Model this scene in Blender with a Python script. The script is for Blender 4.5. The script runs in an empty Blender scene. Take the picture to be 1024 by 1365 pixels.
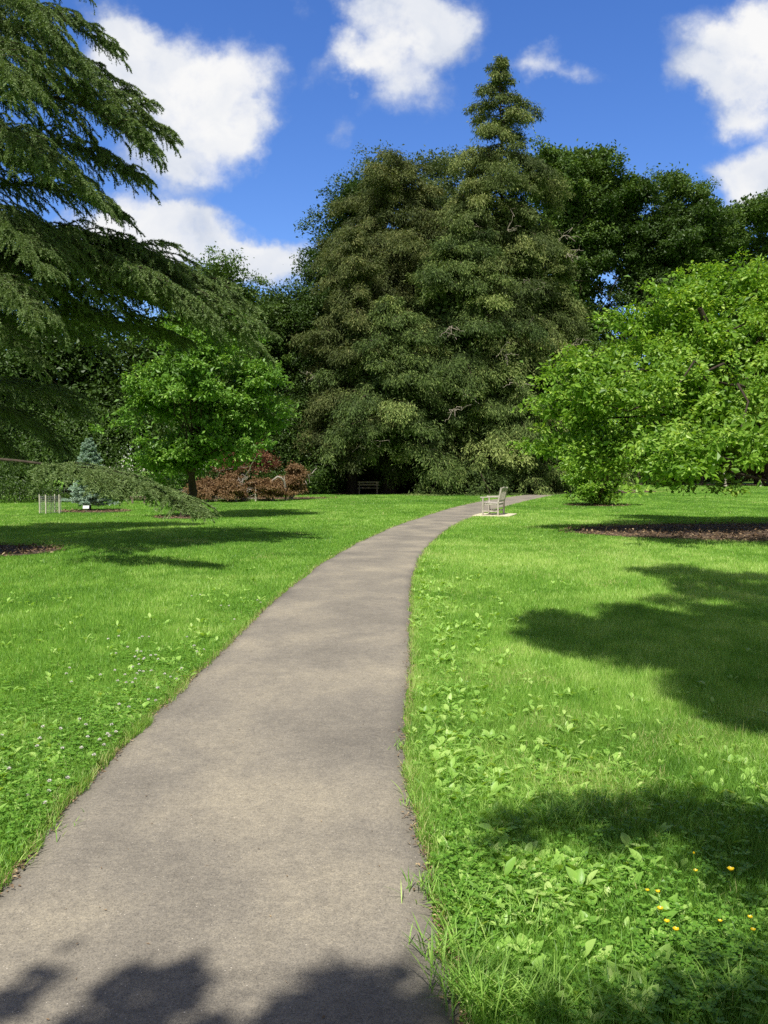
import bpy, math, random
import numpy as np
from mathutils import Vector, Matrix

R = np.random.default_rng(7)
random.seed(7)
sc = bpy.context.scene
COL = sc.collection
F_PX, CX, CY = 1143.0, 512.0, 682.5
CAM_H = 1.65
PITCH = math.radians(-2.78)
cp, sp_ = math.cos(PITCH), math.sin(PITCH)

# ------------------------------------------------------------------ helpers
def ray(px, py):
    dx = (px - CX) / F_PX
    dz = (CY - py) / F_PX
    return np.array([dx, cp - dz * sp_, sp_ + dz * cp])

def G(px, py):
    """ground point seen at a pixel of the photograph"""
    d = ray(px, py)
    t = -CAM_H / d[2]
    return np.array([d[0] * t, d[1] * t, 0.0])

def P(px, py, Y):
    """point at distance Y seen at a pixel of the photograph"""
    d = ray(px, py)
    t = Y / d[1]
    return np.array([d[0] * t, Y, CAM_H + d[2] * t])

def tag(o, label=None, cat=None, group=None, kind=None):
    if label: o['label'] = label
    if cat: o['category'] = cat
    if group: o['group'] = group
    if kind: o['kind'] = kind
    return o

def empty(name, loc, label, cat, group=None, rz=0.0):
    o = bpy.data.objects.new(name, None)
    COL.objects.link(o)
    o.location = loc
    o.rotation_euler = (0, 0, rz)
    o.empty_display_size = 0.3
    return tag(o, label, cat, group)

def norm(a):
    return a / np.maximum(np.linalg.norm(a, axis=-1, keepdims=True), 1e-9)

def rand_dirs(n, rng):
    return norm(rng.normal(size=(n, 3)))

class MeshBuf:
    """collects vertices and polygons (fixed sizes) with a random tint value per piece"""
    def __init__(s):
        s.v = []; s.f = []; s.t = []; s.n = 0; s.m = []; s.sm = []
    def add(s, V, Fa, tint=None, mi=0, smooth=False):
        V = np.asarray(V, dtype=np.float32).reshape(-1, 3)
        Fa = np.asarray(Fa, dtype=np.int32)
        s.v.append(V); s.f.append(Fa + s.n)
        s.t.append(np.zeros(len(V), np.float32) if tint is None else np.asarray(tint, np.float32))
        s.m.append(np.full(len(Fa), mi, np.int32)); s.sm.append(np.full(len(Fa), smooth, bool))
        s.n += len(V)
    def mesh(s, name, mats):
        me = bpy.data.meshes.new(name)
        V = np.concatenate(s.v)
        me.vertices.add(len(V)); me.vertices.foreach_set('co', V.ravel())
        loops = np.concatenate([f.ravel() for f in s.f])
        sizes = np.concatenate([np.full(len(f), f.shape[1], np.int32) for f in s.f])
        starts = np.concatenate([[0], np.cumsum(sizes)[:-1]]).astype(np.int32)
        me.loops.add(len(loops)); me.loops.foreach_set('vertex_index', loops)
        me.polygons.add(len(sizes)); me.polygons.foreach_set('loop_start', starts)
        me.polygons.foreach_set('material_index', np.concatenate(s.m))
        me.polygons.foreach_set('use_smooth', np.concatenate(s.sm))
        me.update(calc_edges=True)
        a = me.attributes.new('rnd', 'FLOAT', 'POINT')
        a.data.foreach_set('value', np.concatenate(s.t))
        for m in mats: me.materials.append(m)
        return me
    def build(s, name, mats, parent=None):
        if not isinstance(mats, (list, tuple)): mats = [mats]
        o = bpy.data.objects.new(name, s.mesh(name, mats))
        COL.objects.link(o)
        if parent is not None: o.parent = parent
        return o

def leaves(buf, C, A, N, L, W, tint, fold=0.25, mi=0, wide=0.45):
    """folded rhombic leaves: base C, axis A, normal N"""
    n = len(C)
    L = np.broadcast_to(np.asarray(L, float), (n,))[:, None]; W = np.broadcast_to(np.asarray(W, float), (n,))[:, None]
    A = norm(A); S = norm(np.cross(N, A)); N2 = np.cross(A, S)
    V = np.empty((n, 4, 3))
    V[:, 0] = C; V[:, 2] = C + A * L
    mid = C + A * L * wide + N2 * (W * fold)
    V[:, 1] = mid - S * W / 2; V[:, 3] = mid + S * W / 2
    b = np.arange(n)[:, None] * 4
    F = np.concatenate([b + np.array([0, 3, 2]), b + np.array([0, 2, 1])])
    buf.add(V, F, np.repeat(tint, 4), mi)

def needles(buf, C, A, S, L, W, tint, mi=0):
    """thin triangles: base centre C, axis A, side S"""
    n = len(C)
    L = np.broadcast_to(np.asarray(L, float), (n,))[:, None]; W = np.broadcast_to(np.asarray(W, float), (n,))[:, None]
    A = norm(A); S = norm(np.cross(A, S))
    V = np.stack([C - S * W / 2, C + S * W / 2, C + A * L], 1)
    buf.add(V, np.arange(n * 3).reshape(n, 3), np.repeat(tint, 3), mi)

def tube(buf, pts, rad, sides=6, mi=0, tint=0.5):
    pts = np.asarray(pts, float); rad = np.broadcast_to(np.asarray(rad, float), (len(pts),))
    T = norm(np.gradient(pts, axis=0))
    ref = np.array([0.0, 0, 1]) if abs(T[0][2]) < 0.9 else np.array([1.0, 0, 0])
    S = norm(np.cross(T, ref)); U = np.cross(S, T)
    a = np.linspace(0, 2 * np.pi, sides, endpoint=False)
    V = pts[:, None] + rad[:, None, None] * (np.cos(a)[None, :, None] * S[:, None] + np.sin(a)[None, :, None] * U[:, None])
    k = len(pts); idx = np.arange(k * sides).reshape(k, sides)
    nx = np.roll(idx, -1, axis=1)
    F = np.stack([idx[:-1], nx[:-1], nx[1:], idx[1:]], -1).reshape(-1, 4)
    buf.add(V.reshape(-1, 3), F, np.full(k * sides, tint), mi, True)

def box(buf, c, size, M=None, mi=0, bev=0.0, tint=0.5):
    """bevelled box (chamfered edges) centred on c"""
    hx, hy, hz = [s / 2 for s in size]
    b = min(bev, hx * .45, hy * .45, hz * .45)
    if b <= 0:
        V = np.array([[x, y, z] for x in (-hx, hx) for y in (-hy, hy) for z in (-hz, hz)])
        F = [[0, 1, 3, 2], [4, 6, 7, 5], [0, 4, 5, 1], [2, 3, 7, 6], [0, 2, 6, 4], [1, 5, 7, 3]]
        if M is not None: V = V @ np.array(M).T
        buf.add(V + np.array(c), F, np.full(8, tint), mi); return
    V = []; 
    for sx in (-1, 1):
        for sy in (-1, 1):
            for sz in (-1, 1):
                V += [[sx * hx, sy * (hy - b), sz * (hz - b)], [sx * (hx - b), sy * hy, sz * (hz - b)], [sx * (hx - b), sy * (hy - b), sz * hz]]
    V = np.array(V)
    i = lambda sx, sy, sz, k: ((sx * 2 + sy) * 2 + sz) * 3 + k
    Q = []
    for s in (0, 1):
        Q.append([i(s, 0, 0, 0), i(s, 1, 0, 0), i(s, 1, 1, 0), i(s, 0, 1, 0)])
        Q.append([i(0, s, 0, 1), i(1, s, 0, 1), i(1, s, 1, 1), i(0, s, 1, 1)])
        Q.append([i(0, 0, s, 2), i(1, 0, s, 2), i(1, 1, s, 2), i(0, 1, s, 2)])
    for p in (0, 1):
        for q in (0, 1):
            Q.append([i(0, p, q, 1), i(1, p, q, 1), i(1, p, q, 2), i(0, p, q, 2)])
            Q.append([i(p, 0, q, 0), i(p, 1, q, 0), i(p, 1, q, 2), i(p, 0, q, 2)])
            Q.append([i(p, q, 0, 0), i(p, q, 1, 0), i(p, q, 1, 1), i(p, q, 0, 1)])
    Tt = [[i(a, b_, c_, 0), i(a, b_, c_, 1), i(a, b_, c_, 2)] for a in (0, 1) for b_ in (0, 1) for c_ in (0, 1)]
    if M is not None: V = V @ np.array(M).T
    V = V + np.array(c)
    n0 = buf.n
    buf.add(V, Q, np.full(24, tint), mi)
    buf.f.append(np.asarray(Tt, np.int32) + n0); buf.m.append(np.full(8, mi, np.int32)); buf.sm.append(np.zeros(8, bool))

def _h(ix, iy, s):
    v = np.sin(ix * 127.1 + iy * 311.7 + s * 74.7) * 43758.5453
    return v - np.floor(v)
def vnoise(x, y, s=0):
    ix, iy = np.floor(x), np.floor(y); fx, fy = x - ix, y - iy
    fx = fx * fx * (3 - 2 * fx); fy = fy * fy * (3 - 2 * fy)
    return (_h(ix, iy, s) * (1 - fx) + _h(ix + 1, iy, s) * fx) * (1 - fy) + (_h(ix, iy + 1, s) * (1 - fx) + _h(ix + 1, iy + 1, s) * fx) * fy
def fbm(x, y, s=0, o=4):
    v = 0; a = 0.5; t = 0
    for k in range(o):
        v = v + a * vnoise(x * 2 ** k, y * 2 ** k, s + k); t += a; a *= 0.5
    return v / t

# ------------------------------------------------------------------ materials
def new_mat(name):
    m = bpy.data.materials.new(name); m.use_nodes = True
    nt = m.node_tree; nt.nodes.clear()
    return m, nt, nt.nodes, nt.links

def ramp(nodes, stops):
    r = nodes.new('ShaderNodeValToRGB'); e = r.color_ramp.elements
    while len(e) > 1: e.remove(e[-1])
    e[0].position = stops[0][0]; e[0].color = (*stops[0][1], 1)
    for p, c in stops[1:]:
        x = e.new(p); x.color = (*c, 1)
    return r

def leaf_mat(name, stops, transl=0.35, rough=0.5, spec=0.3, tcol=(1.25, 1.2, 0.5)):
    m, nt, n, l = new_mat(name)
    at = n.new('ShaderNodeAttribute'); at.attribute_name = 'rnd'
    rp = ramp(n, stops); l.new(at.outputs['Fac'], rp.inputs[0])
    pb = n.new('ShaderNodeBsdfPrincipled'); pb.inputs['Roughness'].default_value = rough
    pb.inputs['Specular IOR Level'].default_value = spec
    l.new(rp.outputs[0], pb.inputs['Base Color'])
    tr = n.new('ShaderNodeBsdfTranslucent')
    mx = n.new('ShaderNodeMix'); mx.data_type = 'RGBA'; mx.blend_type = 'MULTIPLY'
    mx.inputs[0].default_value = 1.0; mx.inputs[7].default_value = (*tcol, 1)
    l.new(rp.outputs[0], mx.inputs[6]); l.new(mx.outputs[2], tr.inputs['Color'])
    ms = n.new('ShaderNodeMixShader'); ms.inputs[0].default_value = transl
    l.new(pb.outputs[0], ms.inputs[1]); l.new(tr.outputs[0], ms.inputs[2])
    o = n.new('ShaderNodeOutputMaterial'); l.new(ms.outputs[0], o.inputs[0])
    return m

def noise_mat(name, stops, scale=5, detail=8, rough=0.85, bump=0.3, bscale=None, spec=0.3, stretch=(1, 1, 1), dist=0.02):
    m, nt, n, l = new_mat(name)
    tc = n.new('ShaderNodeTexCoord'); mp = n.new('ShaderNodeMapping'); mp.inputs['Scale'].default_value = stretch
    l.new(tc.outputs['Object'], mp.inputs[0])
    nz = n.new('ShaderNodeTexNoise'); nz.inputs['Scale'].default_value = scale; nz.inputs['Detail'].default_value = detail
    l.new(mp.outputs[0], nz.inputs['Vector'])
    rp = ramp(n, stops); l.new(nz.outputs['Fac'], rp.inputs[0])
    pb = n.new('ShaderNodeBsdfPrincipled'); pb.inputs['Roughness'].default_value = rough
    pb.inputs['Specular IOR Level'].default_value = spec
    l.new(rp.outputs[0], pb.inputs['Base Color'])
    nb = n.new('ShaderNodeTexNoise'); nb.inputs['Scale'].default_value = bscale or scale * 4; nb.inputs['Detail'].default_value = 6
    l.new(mp.outputs[0], nb.inputs['Vector'])
    bp = n.new('ShaderNodeBump'); bp.inputs['Strength'].default_value = bump; bp.inputs['Distance'].default_value = dist
    l.new(nb.outputs['Fac'], bp.inputs['Height']); l.new(bp.outputs[0], pb.inputs['Normal'])
    o = n.new('ShaderNodeOutputMaterial'); l.new(pb.outputs[0], o.inputs[0])
    return m

M = {}
M['bark'] = noise_mat('bark', [(0.3, (0.022, 0.016, 0.011)), (0.7, (0.075, 0.056, 0.038))], 6, 8, 0.95, 0.9, 14, stretch=(1, 1, 0.25), dist=0.05)
M['pale_bark'] = noise_mat('pale_bark', [(0.3, (0.22, 0.19, 0.15)), (0.7, (0.42, 0.38, 0.32))], 5, 8, 0.9, 0.5, 14, stretch=(1, 1, 0.3), dist=0.03)
M['twig'] = noise_mat('twig', [(0.3, (0.03, 0.022, 0.016)), (0.7, (0.08, 0.06, 0.042))], 8)
M['dead_twig'] = noise_mat('dead_twig', [(0.3, (0.22, 0.19, 0.15)), (0.7, (0.40, 0.35, 0.28))], 8)
M['cedar_needle'] = leaf_mat('cedar_needle', [(0, (0.070, 0.120, 0.038)), (0.6, (0.160, 0.235, 0.075)), (1, (0.31, 0.39, 0.15))], 0.18, 0.5, 0.25)
M['hemlock_a'] = leaf_mat('hemlock_a', [(0, (0.040, 0.062, 0.016)), (0.6, (0.120, 0.165, 0.042)), (1, (0.29, 0.32, 0.11))], 0.14, 0.6, 0.2)
M['hemlock_b'] = leaf_mat('hemlock_b', [(0, (0.038, 0.055, 0.015)), (0.6, (0.105, 0.135, 0.038)), (1, (0.24, 0.25, 0.09))], 0.2, 0.6, 0.2)
M['hemlock_c'] = leaf_mat('hemlock_c', [(0, (0.040, 0.070, 0.018)), (0.6, (0.122, 0.182, 0.044)), (1, (0.30, 0.36, 0.11))], 0.14, 0.6, 0.2)
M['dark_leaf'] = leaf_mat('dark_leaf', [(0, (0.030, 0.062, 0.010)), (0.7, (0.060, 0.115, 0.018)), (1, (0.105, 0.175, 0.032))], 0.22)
M['mid_leaf'] = leaf_mat('mid_leaf', [(0, (0.045, 0.090, 0.015)), (0.7, (0.105, 0.180, 0.032)), (1, (0.19, 0.28, 0.06))], 0.24)
M['wispy_leaf'] = leaf_mat('wispy_leaf', [(0, (0.055, 0.09, 0.030)), (0.7, (0.11, 0.155, 0.052)), (1, (0.17, 0.21, 0.09))], 0.3)
M['bright_leaf'] = leaf_mat('bright_leaf', [(0, (0.09, 0.20, 0.018)), (0.55, (0.215, 0.385, 0.042)), (1, (0.48, 0.64, 0.13))], 0.40, 0.45, 0.35)
M['fresh_leaf'] = leaf_mat('fresh_leaf', [(0, (0.075, 0.17, 0.018)), (0.6, (0.17, 0.34, 0.045)), (1, (0.36, 0.54, 0.12))], 0.32, 0.45, 0.35)
M['spruce_blue'] = leaf_mat('spruce_blue', [(0, (0.24, 0.36, 0.26)), (0.6, (0.40, 0.54, 0.40)), (1, (0.58, 0.70, 0.56))], 0.15, 0.6, 0.2, (1, 1, 1))
M['red_leaf'] = leaf_mat('red_leaf', [(0, (0.12, 0.045, 0.028)), (0.6, (0.20, 0.095, 0.052)), (1, (0.30, 0.17, 0.09))], 0.2, 0.5, 0.2, (1.3, 0.8, 0.6))
M['brown_leaf'] = leaf_mat('brown_leaf', [(0, (0.14, 0.080, 0.035)), (0.6, (0.23, 0.145, 0.070)), (1, (0.33, 0.23, 0.12))], 0.2, 0.5, 0.2, (1.2, 0.9, 0.6))
M['grass'] = leaf_mat('grass', [(0, (0.095, 0.23, 0.030)), (0.45, (0.215, 0.415, 0.058)), (0.7, (0.37, 0.58, 0.12)), (0.94, (0.56, 0.70, 0.23)), (1, (0.60, 0.54, 0.26))], 0.40, 0.45, 0.35, (1.2, 1.15, 0.4))
M['weed'] = leaf_mat('weed', [(0, (0.18, 0.37, 0.05)), (0.6, (0.34, 0.56, 0.11)), (1, (0.54, 0.71, 0.22))], 0.38, 0.42, 0.4, (1.2, 1.15, 0.4))
M['clover'] = leaf_mat('clover', [(0, (0.08, 0.20, 0.02)), (0.6, (0.15, 0.33, 0.035)), (1, (0.28, 0.46, 0.08))], 0.35, 0.45, 0.35)
M['litter'] = leaf_mat('litter', [(0, (0.11, 0.07, 0.04)), (0.6, (0.24, 0.165, 0.095)), (1, (0.45, 0.35, 0.21))], 0.1, 0.8, 0.1, (1, 1, 1))
M['petal_y'] = leaf_mat('petal_y', [(0, (0.80, 0.55, 0.01)), (1, (0.85, 0.66, 0.02))], 0.3, 0.3, 0.5, (1, 1, 0.5))
M['petal_w'] = leaf_mat('petal_w', [(0, (0.72, 0.70, 0.60)), (1, (0.85, 0.84, 0.76))], 0.3, 0.6, 0.2, (1, 1, 1))
M['teak'] = noise_mat('teak', [(0.3, (0.30, 0.27, 0.22)), (0.7, (0.52, 0.48, 0.41))], 10, 8, 0.85, 0.4, 40, stretch=(1, 1, 1), dist=0.004)
M['old_wood'] = noise_mat('old_wood', [(0.3, (0.13, 0.10, 0.07)), (0.7, (0.26, 0.21, 0.16))], 10, 8, 0.9, 0.4, 40, dist=0.004)
M['slab'] = noise_mat('slab', [(0.3, (0.52, 0.45, 0.31)), (0.7, (0.66, 0.60, 0.46))], 12, 8, 0.9, 0.3, 60, dist=0.004)
M['white_plate'] = noise_mat('white_plate', [(0.3, (0.70, 0.70, 0.68)), (0.7, (0.80, 0.80, 0.78))], 10, 3, 0.5, 0.05)
M['steel'] = noise_mat('steel', [(0.3, (0.28, 0.28, 0.26)), (0.7, (0.42, 0.42, 0.40))], 20, 3, 0.5, 0.05)
M['stake'] = noise_mat('stake', [(0.3, (0.42, 0.38, 0.30)), (0.7, (0.62, 0.58, 0.48))], 10, 5, 0.8, 0.1)
M['rock'] = noise_mat('rock', [(0.3, (0.25, 0.22, 0.18)), (0.7, (0.45, 0.40, 0.33))], 5, 8, 0.9, 0.6, 10, dist=0.05)
M['mulch'] = noise_mat('mulch', [(0.3, (0.050, 0.034, 0.023)), (0.55, (0.105, 0.070, 0.046)), (0.8, (0.20, 0.145, 0.095))], 9, 10, 0.95, 1.0, 30, dist=0.04)

def ground_mat():
    m, nt, n, l = new_mat('lawn')
    tc = n.new('ShaderNodeTexCoord')
    n1 = n.new('ShaderNodeTexNoise'); n1.inputs['Scale'].default_value = 0.35; n1.inputs['Detail'].default_value = 10
    n2 = n.new('ShaderNodeTexNoise'); n2.inputs['Scale'].default_value = 25; n2.inputs['Detail'].default_value = 8
    for x in (n1, n2): l.new(tc.outputs['Object'], x.inputs['Vector'])
    mul = n.new('ShaderNodeMath'); mul.operation = 'MULTIPLY_ADD'; mul.inputs[1].default_value = 0.5; 
    l.new(n2.outputs['Fac'], mul.inputs[0])
    h = n.new('ShaderNodeMath'); h.operation = 'MULTIPLY'; h.inputs[1].default_value = 0.5
    l.new(n1.outputs['Fac'], h.inputs[0]); l.new(h.outputs[0], mul.inputs[2])
    rp = ramp(n, [(0.32, (0.07, 0.13, 0.02)), (0.5, (0.15, 0.29, 0.035)), (0.7, (0.26, 0.42, 0.06))])
    l.new(mul.outputs[0], rp.inputs[0])
    pb = n.new('ShaderNodeBsdfPrincipled'); pb.inputs['Roughness'].default_value = 0.9; pb.inputs['Specular IOR Level'].default_value = 0.1
    l.new(rp.outputs[0], pb.inputs['Base Color'])
    bp = n.new('ShaderNodeBump'); bp.inputs['Strength'].default_value = 0.8; bp.inputs['Distance'].default_value = 0.05
    l.new(n2.outputs['Fac'], bp.inputs['Height']); l.new(bp.outputs[0], pb.inputs['Normal'])
    o = n.new('ShaderNodeOutputMaterial'); l.new(pb.outputs[0], o.inputs[0])
    return m

def path_mat():
    m, nt, n, l = new_mat('worn_asphalt')
    tc = n.new('ShaderNodeTexCoord')
    def nz(s, d, rough=0.55, dis=0.0, vec=None):
        x = n.new('ShaderNodeTexNoise'); x.inputs['Scale'].default_value = s; x.inputs['Detail'].default_value = d
        x.inputs['Roughness'].default_value = rough; x.inputs['Distortion'].default_value = dis
        l.new(vec or tc.outputs['Object'], x.inputs['Vector']); return x
    mp = n.new('ShaderNodeMapping'); mp.inputs['Rotation'].default_value = (0, 0, math.radians(-35)); mp.inputs['Scale'].default_value = (1.0, 0.75, 1)
    l.new(tc.outputs['Object'], mp.inputs[0])
    big = nz(1.1, 5, 0.55, 0.3, mp.outputs[0]); fine = nz(170, 3, 0.7); mid = nz(14, 6, 0.65)
    rp = ramp(n, [(0.28, (0.168, 0.153, 0.126)), (0.48, (0.222, 0.201, 0.162)), (0.70, (0.310, 0.276, 0.208))])
    l.new(big.outputs['Fac'], rp.inputs[0])
    # grain
    rf = ramp(n, [(0.33, (0.45, 0.45, 0.46)), (0.47, (0.95, 0.95, 0.95)), (0.6, (1.15, 1.13, 1.1)), (0.74, (1.75, 1.7, 1.6))])
    l.new(fine.outputs['Fac'], rf.inputs[0])
    m1 = n.new('ShaderNodeMix'); m1.data_type = 'RGBA'; m1.blend_type = 'MULTIPLY'; m1.inputs[0].default_value = 0.8
    l.new(rp.outputs[0], m1.inputs[6]); l.new(rf.outputs[0], m1.inputs[7])
    g2 = nz(48, 5, 0.75); rg = ramp(n, [(0.34, (0.70, 0.70, 0.71)), (0.5, (1, 1, 1)), (0.66, (1.28, 1.27, 1.24))]); l.new(g2.outputs['Fac'], rg.inputs[0])
    mg = n.new('ShaderNodeMix'); mg.data_type = 'RGBA'; mg.blend_type = 'MULTIPLY'; mg.inputs[0].default_value = 0.7
    l.new(m1.outputs[2], mg.inputs[6]); l.new(rg.outputs[0], mg.inputs[7]); m1 = mg
    rm = ramp(n, [(0.3, (0.80, 0.80, 0.81)), (0.55, (1, 1, 1)), (0.72, (1.16, 1.15, 1.12))])
    l.new(mid.outputs['Fac'], rm.inputs[0])
    m2 = n.new('ShaderNodeMix'); m2.data_type = 'RGBA'; m2.blend_type = 'MULTIPLY'; m2.inputs[0].default_value = 0.8
    l.new(m1.outputs[2], m2.inputs[6]); l.new(rm.outputs[0], m2.inputs[7])
    # worn dark margin: attribute is 0 in the middle and 1 at the edge
    at = n.new('ShaderNodeAttribute'); at.attribute_name = 'rnd'
    ad = n.new('ShaderNodeMath'); ad.operation = 'MULTIPLY_ADD'; ad.inputs[1].default_value = 0.9
    l.new(mid.outputs['Fac'], ad.inputs[0]); l.new(at.outputs['Fac'], ad.inputs[2])
    re = ramp(n, [(0.0, (1, 1, 1)), (0.98, (1, 1, 1)), (1.0, (0.74, 0.74, 0.76))]); 
    mr = n.new('ShaderNodeMapRange'); mr.inputs[1].default_value = 0.95; mr.inputs[2].default_value = 1.5
    mr.inputs[3].default_value = 0; mr.inputs[4].default_value = 0.55
    l.new(ad.outputs[0], mr.inputs[0])
    m3 = n.new('ShaderNodeMix'); m3.data_type = 'RGBA'; m3.blend_type = 'MIX'
    m3.inputs[7].default_value = (0.085, 0.078, 0.070, 1)
    l.new(mr.outputs[0], m3.inputs[0]); l.new(m2.outputs[2], m3.inputs[6])
    # pale chips in the aggregate
    vo = n.new('ShaderNodeTexVoronoi'); vo.inputs['Scale'].default_value = 60
    l.new(tc.outputs['Object'], vo.inputs['Vector'])
    sx = n.new('ShaderNodeSeparateColor'); l.new(vo.outputs['Color'], sx.inputs[0])
    a1 = n.new('ShaderNodeMath'); a1.operation = 'GREATER_THAN'; a1.inputs[1].default_value = 0.90; l.new(sx.outputs[0], a1.inputs[0])
    a2 = n.new('ShaderNodeMath'); a2.operation = 'LESS_THAN'; a2.inputs[1].default_value = 0.13; l.new(vo.outputs['Distance'], a2.inputs[0])
    a3 = n.new('ShaderNodeMath'); a3.operation = 'MULTIPLY'; l.new(a1.outputs[0], a3.inputs[0]); l.new(a2.outputs[0], a3.inputs[1])
    m4 = n.new('ShaderNodeMix'); m4.data_type = 'RGBA'; m4.inputs[7].default_value = (0.55, 0.5, 0.42, 1)
    l.new(a3.outputs[0], m4.inputs[0]); l.new(m3.outputs[2], m4.inputs[6])
    pb = n.new('ShaderNodeBsdfPrincipled'); pb.inputs['Roughness'].default_value = 0.88; pb.inputs['Specular IOR Level'].default_value = 0.2
    l.new(m4.outputs[2], pb.inputs['Base Color'])
    bp = n.new('ShaderNodeBump'); bp.inputs['Strength'].default_value = 0.45; bp.inputs['Distance'].default_value = 0.004
    l.new(fine.outputs['Fac'], bp.inputs['Height'])
    b2 = n.new('ShaderNodeBump'); b2.inputs['Strength'].default_value = 0.25; b2.inputs['Distance'].default_value = 0.01
    l.new(big.outputs['Fac'], b2.inputs['Height']); l.new(b2.outputs[0], bp.inputs['Normal'])
    l.new(bp.outputs[0], pb.inputs['Normal'])
    o = n.new('ShaderNodeOutputMaterial'); l.new(pb.outputs[0], o.inputs[0])
    return m
M['lawn'] = ground_mat(); M['path'] = path_mat()

# ------------------------------------------------------------------ sun direction
SUN = norm(np.array([-0.16, -0.50, 0.85]))
SHX, SHY = -SUN[0] / SUN[2], -SUN[1] / SUN[2]      # shadow shift per metre of height

# ------------------------------------------------------------------ camera
cam_d = bpy.data.cameras.new('camera'); cam = bpy.data.objects.new('camera', cam_d); COL.objects.link(cam)
cam.location = (0, 0, CAM_H); cam.rotation_euler = (math.radians(90) + PITCH, 0, 0)
cam_d.sensor_fit = 'VERTICAL'; cam_d.sensor_height = 24.0
cam_d.lens = 24.0 * F_PX / 1365.0
cam_d.clip_start = 0.05; cam_d.clip_end = 3000
sc.camera = cam

# ------------------------------------------------------------------ world
def make_world():
    w = bpy.data.worlds.new('World'); sc.world = w; w.use_nodes = True
    nt = w.node_tree; n = nt.nodes; l = nt.links; n.clear()
    sky = n.new('ShaderNodeTexSky'); sky.sky_type = 'NISHITA'; sky.sun_disc = False
    sky.sun_elevation = math.asin(SUN[2]); sky.sun_rotation = math.atan2(SUN[0], SUN[1]) % (2 * math.pi)
    sky.air_density = 1.0; sky.dust_density = 0.3; sky.ozone_density = 4.0; sky.altitude = 0
    hs = n.new('ShaderNodeHueSaturation'); hs.inputs['Saturation'].default_value = SKY_SAT; hs.inputs['Value'].default_value = SKY_VAL
    hs.inputs['Hue'].default_value = 0.515
    l.new(sky.outputs[0], hs.inputs['Color'])
    tc = n.new('ShaderNodeTexCoord'); sx = n.new('ShaderNodeSeparateXYZ'); l.new(tc.outputs['Generated'], sx.inputs[0])
    def mth(op, a, b=None, c=None):
        x = n.new('ShaderNodeMath'); x.operation = op
        for i, v in enumerate((a, b, c)):
            if v is None: continue
            if isinstance(v, (int, float)): x.inputs[i].default_value = v
            else: l.new(v, x.inputs[i])
        return x.outputs[0]
    yy = mth('MAXIMUM', sx.outputs[1], 0.15)
    u = mth('DIVIDE', sx.outputs[0], yy); v = mth('DIVIDE', sx.outputs[2], yy)
    uv = n.new('ShaderNodeCombineXYZ'); l.new(u, uv.inputs[0]); l.new(v, uv.inputs[1])
    # turbulence
    wn = n.new('ShaderNodeTexNoise'); wn.inputs['Scale'].default_value = 4.5; wn.inputs['Detail'].default_value = 7; wn.inputs['Roughness'].default_value = 0.6
    l.new(uv.outputs[0], wn.inputs['Vector'])
    vs = n.new('ShaderNodeVectorMath'); vs.operation = 'SUBTRACT'; vs.inputs[1].default_value = (0.5, 0.5, 0.5); l.new(wn.outputs['Color'], vs.inputs[0])
    vm = n.new('ShaderNodeVectorMath'); vm.operation = 'MULTIPLY'; vm.inputs[1].default_value = (0.19, 0.15, 0); l.new(vs.outputs[0], vm.inputs[0])
    va = n.new('ShaderNodeVectorMath'); va.operation = 'ADD'; l.new(uv.outputs[0], va.inputs[0]); l.new(vm.outputs[0], va.inputs[1])
    fld = None
    for (px, py, rx, ry, rot, k) in CLOUDS:
        d = ray(px, py); cu, cv = d[0] / d[1], d[2] / d[1]
        mp = n.new('ShaderNodeMapping'); mp.vector_type = 'TEXTURE'
        mp.inputs['Location'].default_value = (cu, cv, 0); mp.inputs['Rotation'].default_value = (0, 0, math.radians(rot))
        mp.inputs['Scale'].default_value = (rx / F_PX * 1.42, ry / F_PX * 1.42, 1)
        l.new(va.outputs[0], mp.inputs[0])
        gr = n.new('ShaderNodeTexGradient'); gr.gradient_type = 'SPHERICAL'; l.new(mp.outputs[0], gr.inputs[0])
        q = mth('MULTIPLY', gr.outputs['Fac'], k)
        fld = q if fld is None else mth('ADD', fld, q)
    fld = mth('MINIMUM', fld, 0.95)
    dn = n.new('ShaderNodeTexNoise'); dn.inputs['Scale'].default_value = 11; dn.inputs['Detail'].default_value = 9; dn.inputs['Roughness'].default_value = 0.62
    l.new(uv.outputs[0], dn.inputs['Vector'])
    tot = mth('ADD', fld, mth('MULTIPLY_ADD', dn.outputs['Fac'], 1.5, -0.80))
    mr = n.new('ShaderNodeMapRange'); mr.interpolation_type = 'SMOOTHSTEP'
    mr.inputs[1].default_value = 0.06; mr.inputs[2].default_value = 0.92; l.new(tot, mr.inputs[0])
    gate = n.new('ShaderNodeMapRange'); gate.inputs[1].default_value = 0.02; gate.inputs[2].default_value = 0.15; l.new(fld, gate.inputs[0])
    dens = mth('MULTIPLY', mr.outputs[0], gate.outputs[0])
    # cloud tone: thick parts white, undersides a little blue grey
    sh = n.new('ShaderNodeTexNoise'); sh.inputs['Scale'].default_value = 8; sh.inputs['Detail'].default_value = 6
    l.new(va.outputs[0], sh.inputs['Vector'])
    cr = ramp(n, [(0.40, (0.56, 0.63, 0.77)), (0.56, (0.80, 0.84, 0.92)), (0.74, (1.0, 1.0, 1.0))])
    l.new(mth('ADD', sh.outputs['Fac'], mth('MULTIPLY_ADD', dens, 0.25, -0.12)), cr.inputs[0])
    cl = n.new('ShaderNodeMix'); cl.data_type = 'RGBA'; cl.blend_type = 'MULTIPLY'; cl.inputs[0].default_value = 1
    l.new(cr.outputs[0], cl.inputs[6]); cl.inputs[7].default_value = (CLOUD_V, CLOUD_V, CLOUD_V, 1)
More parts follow.
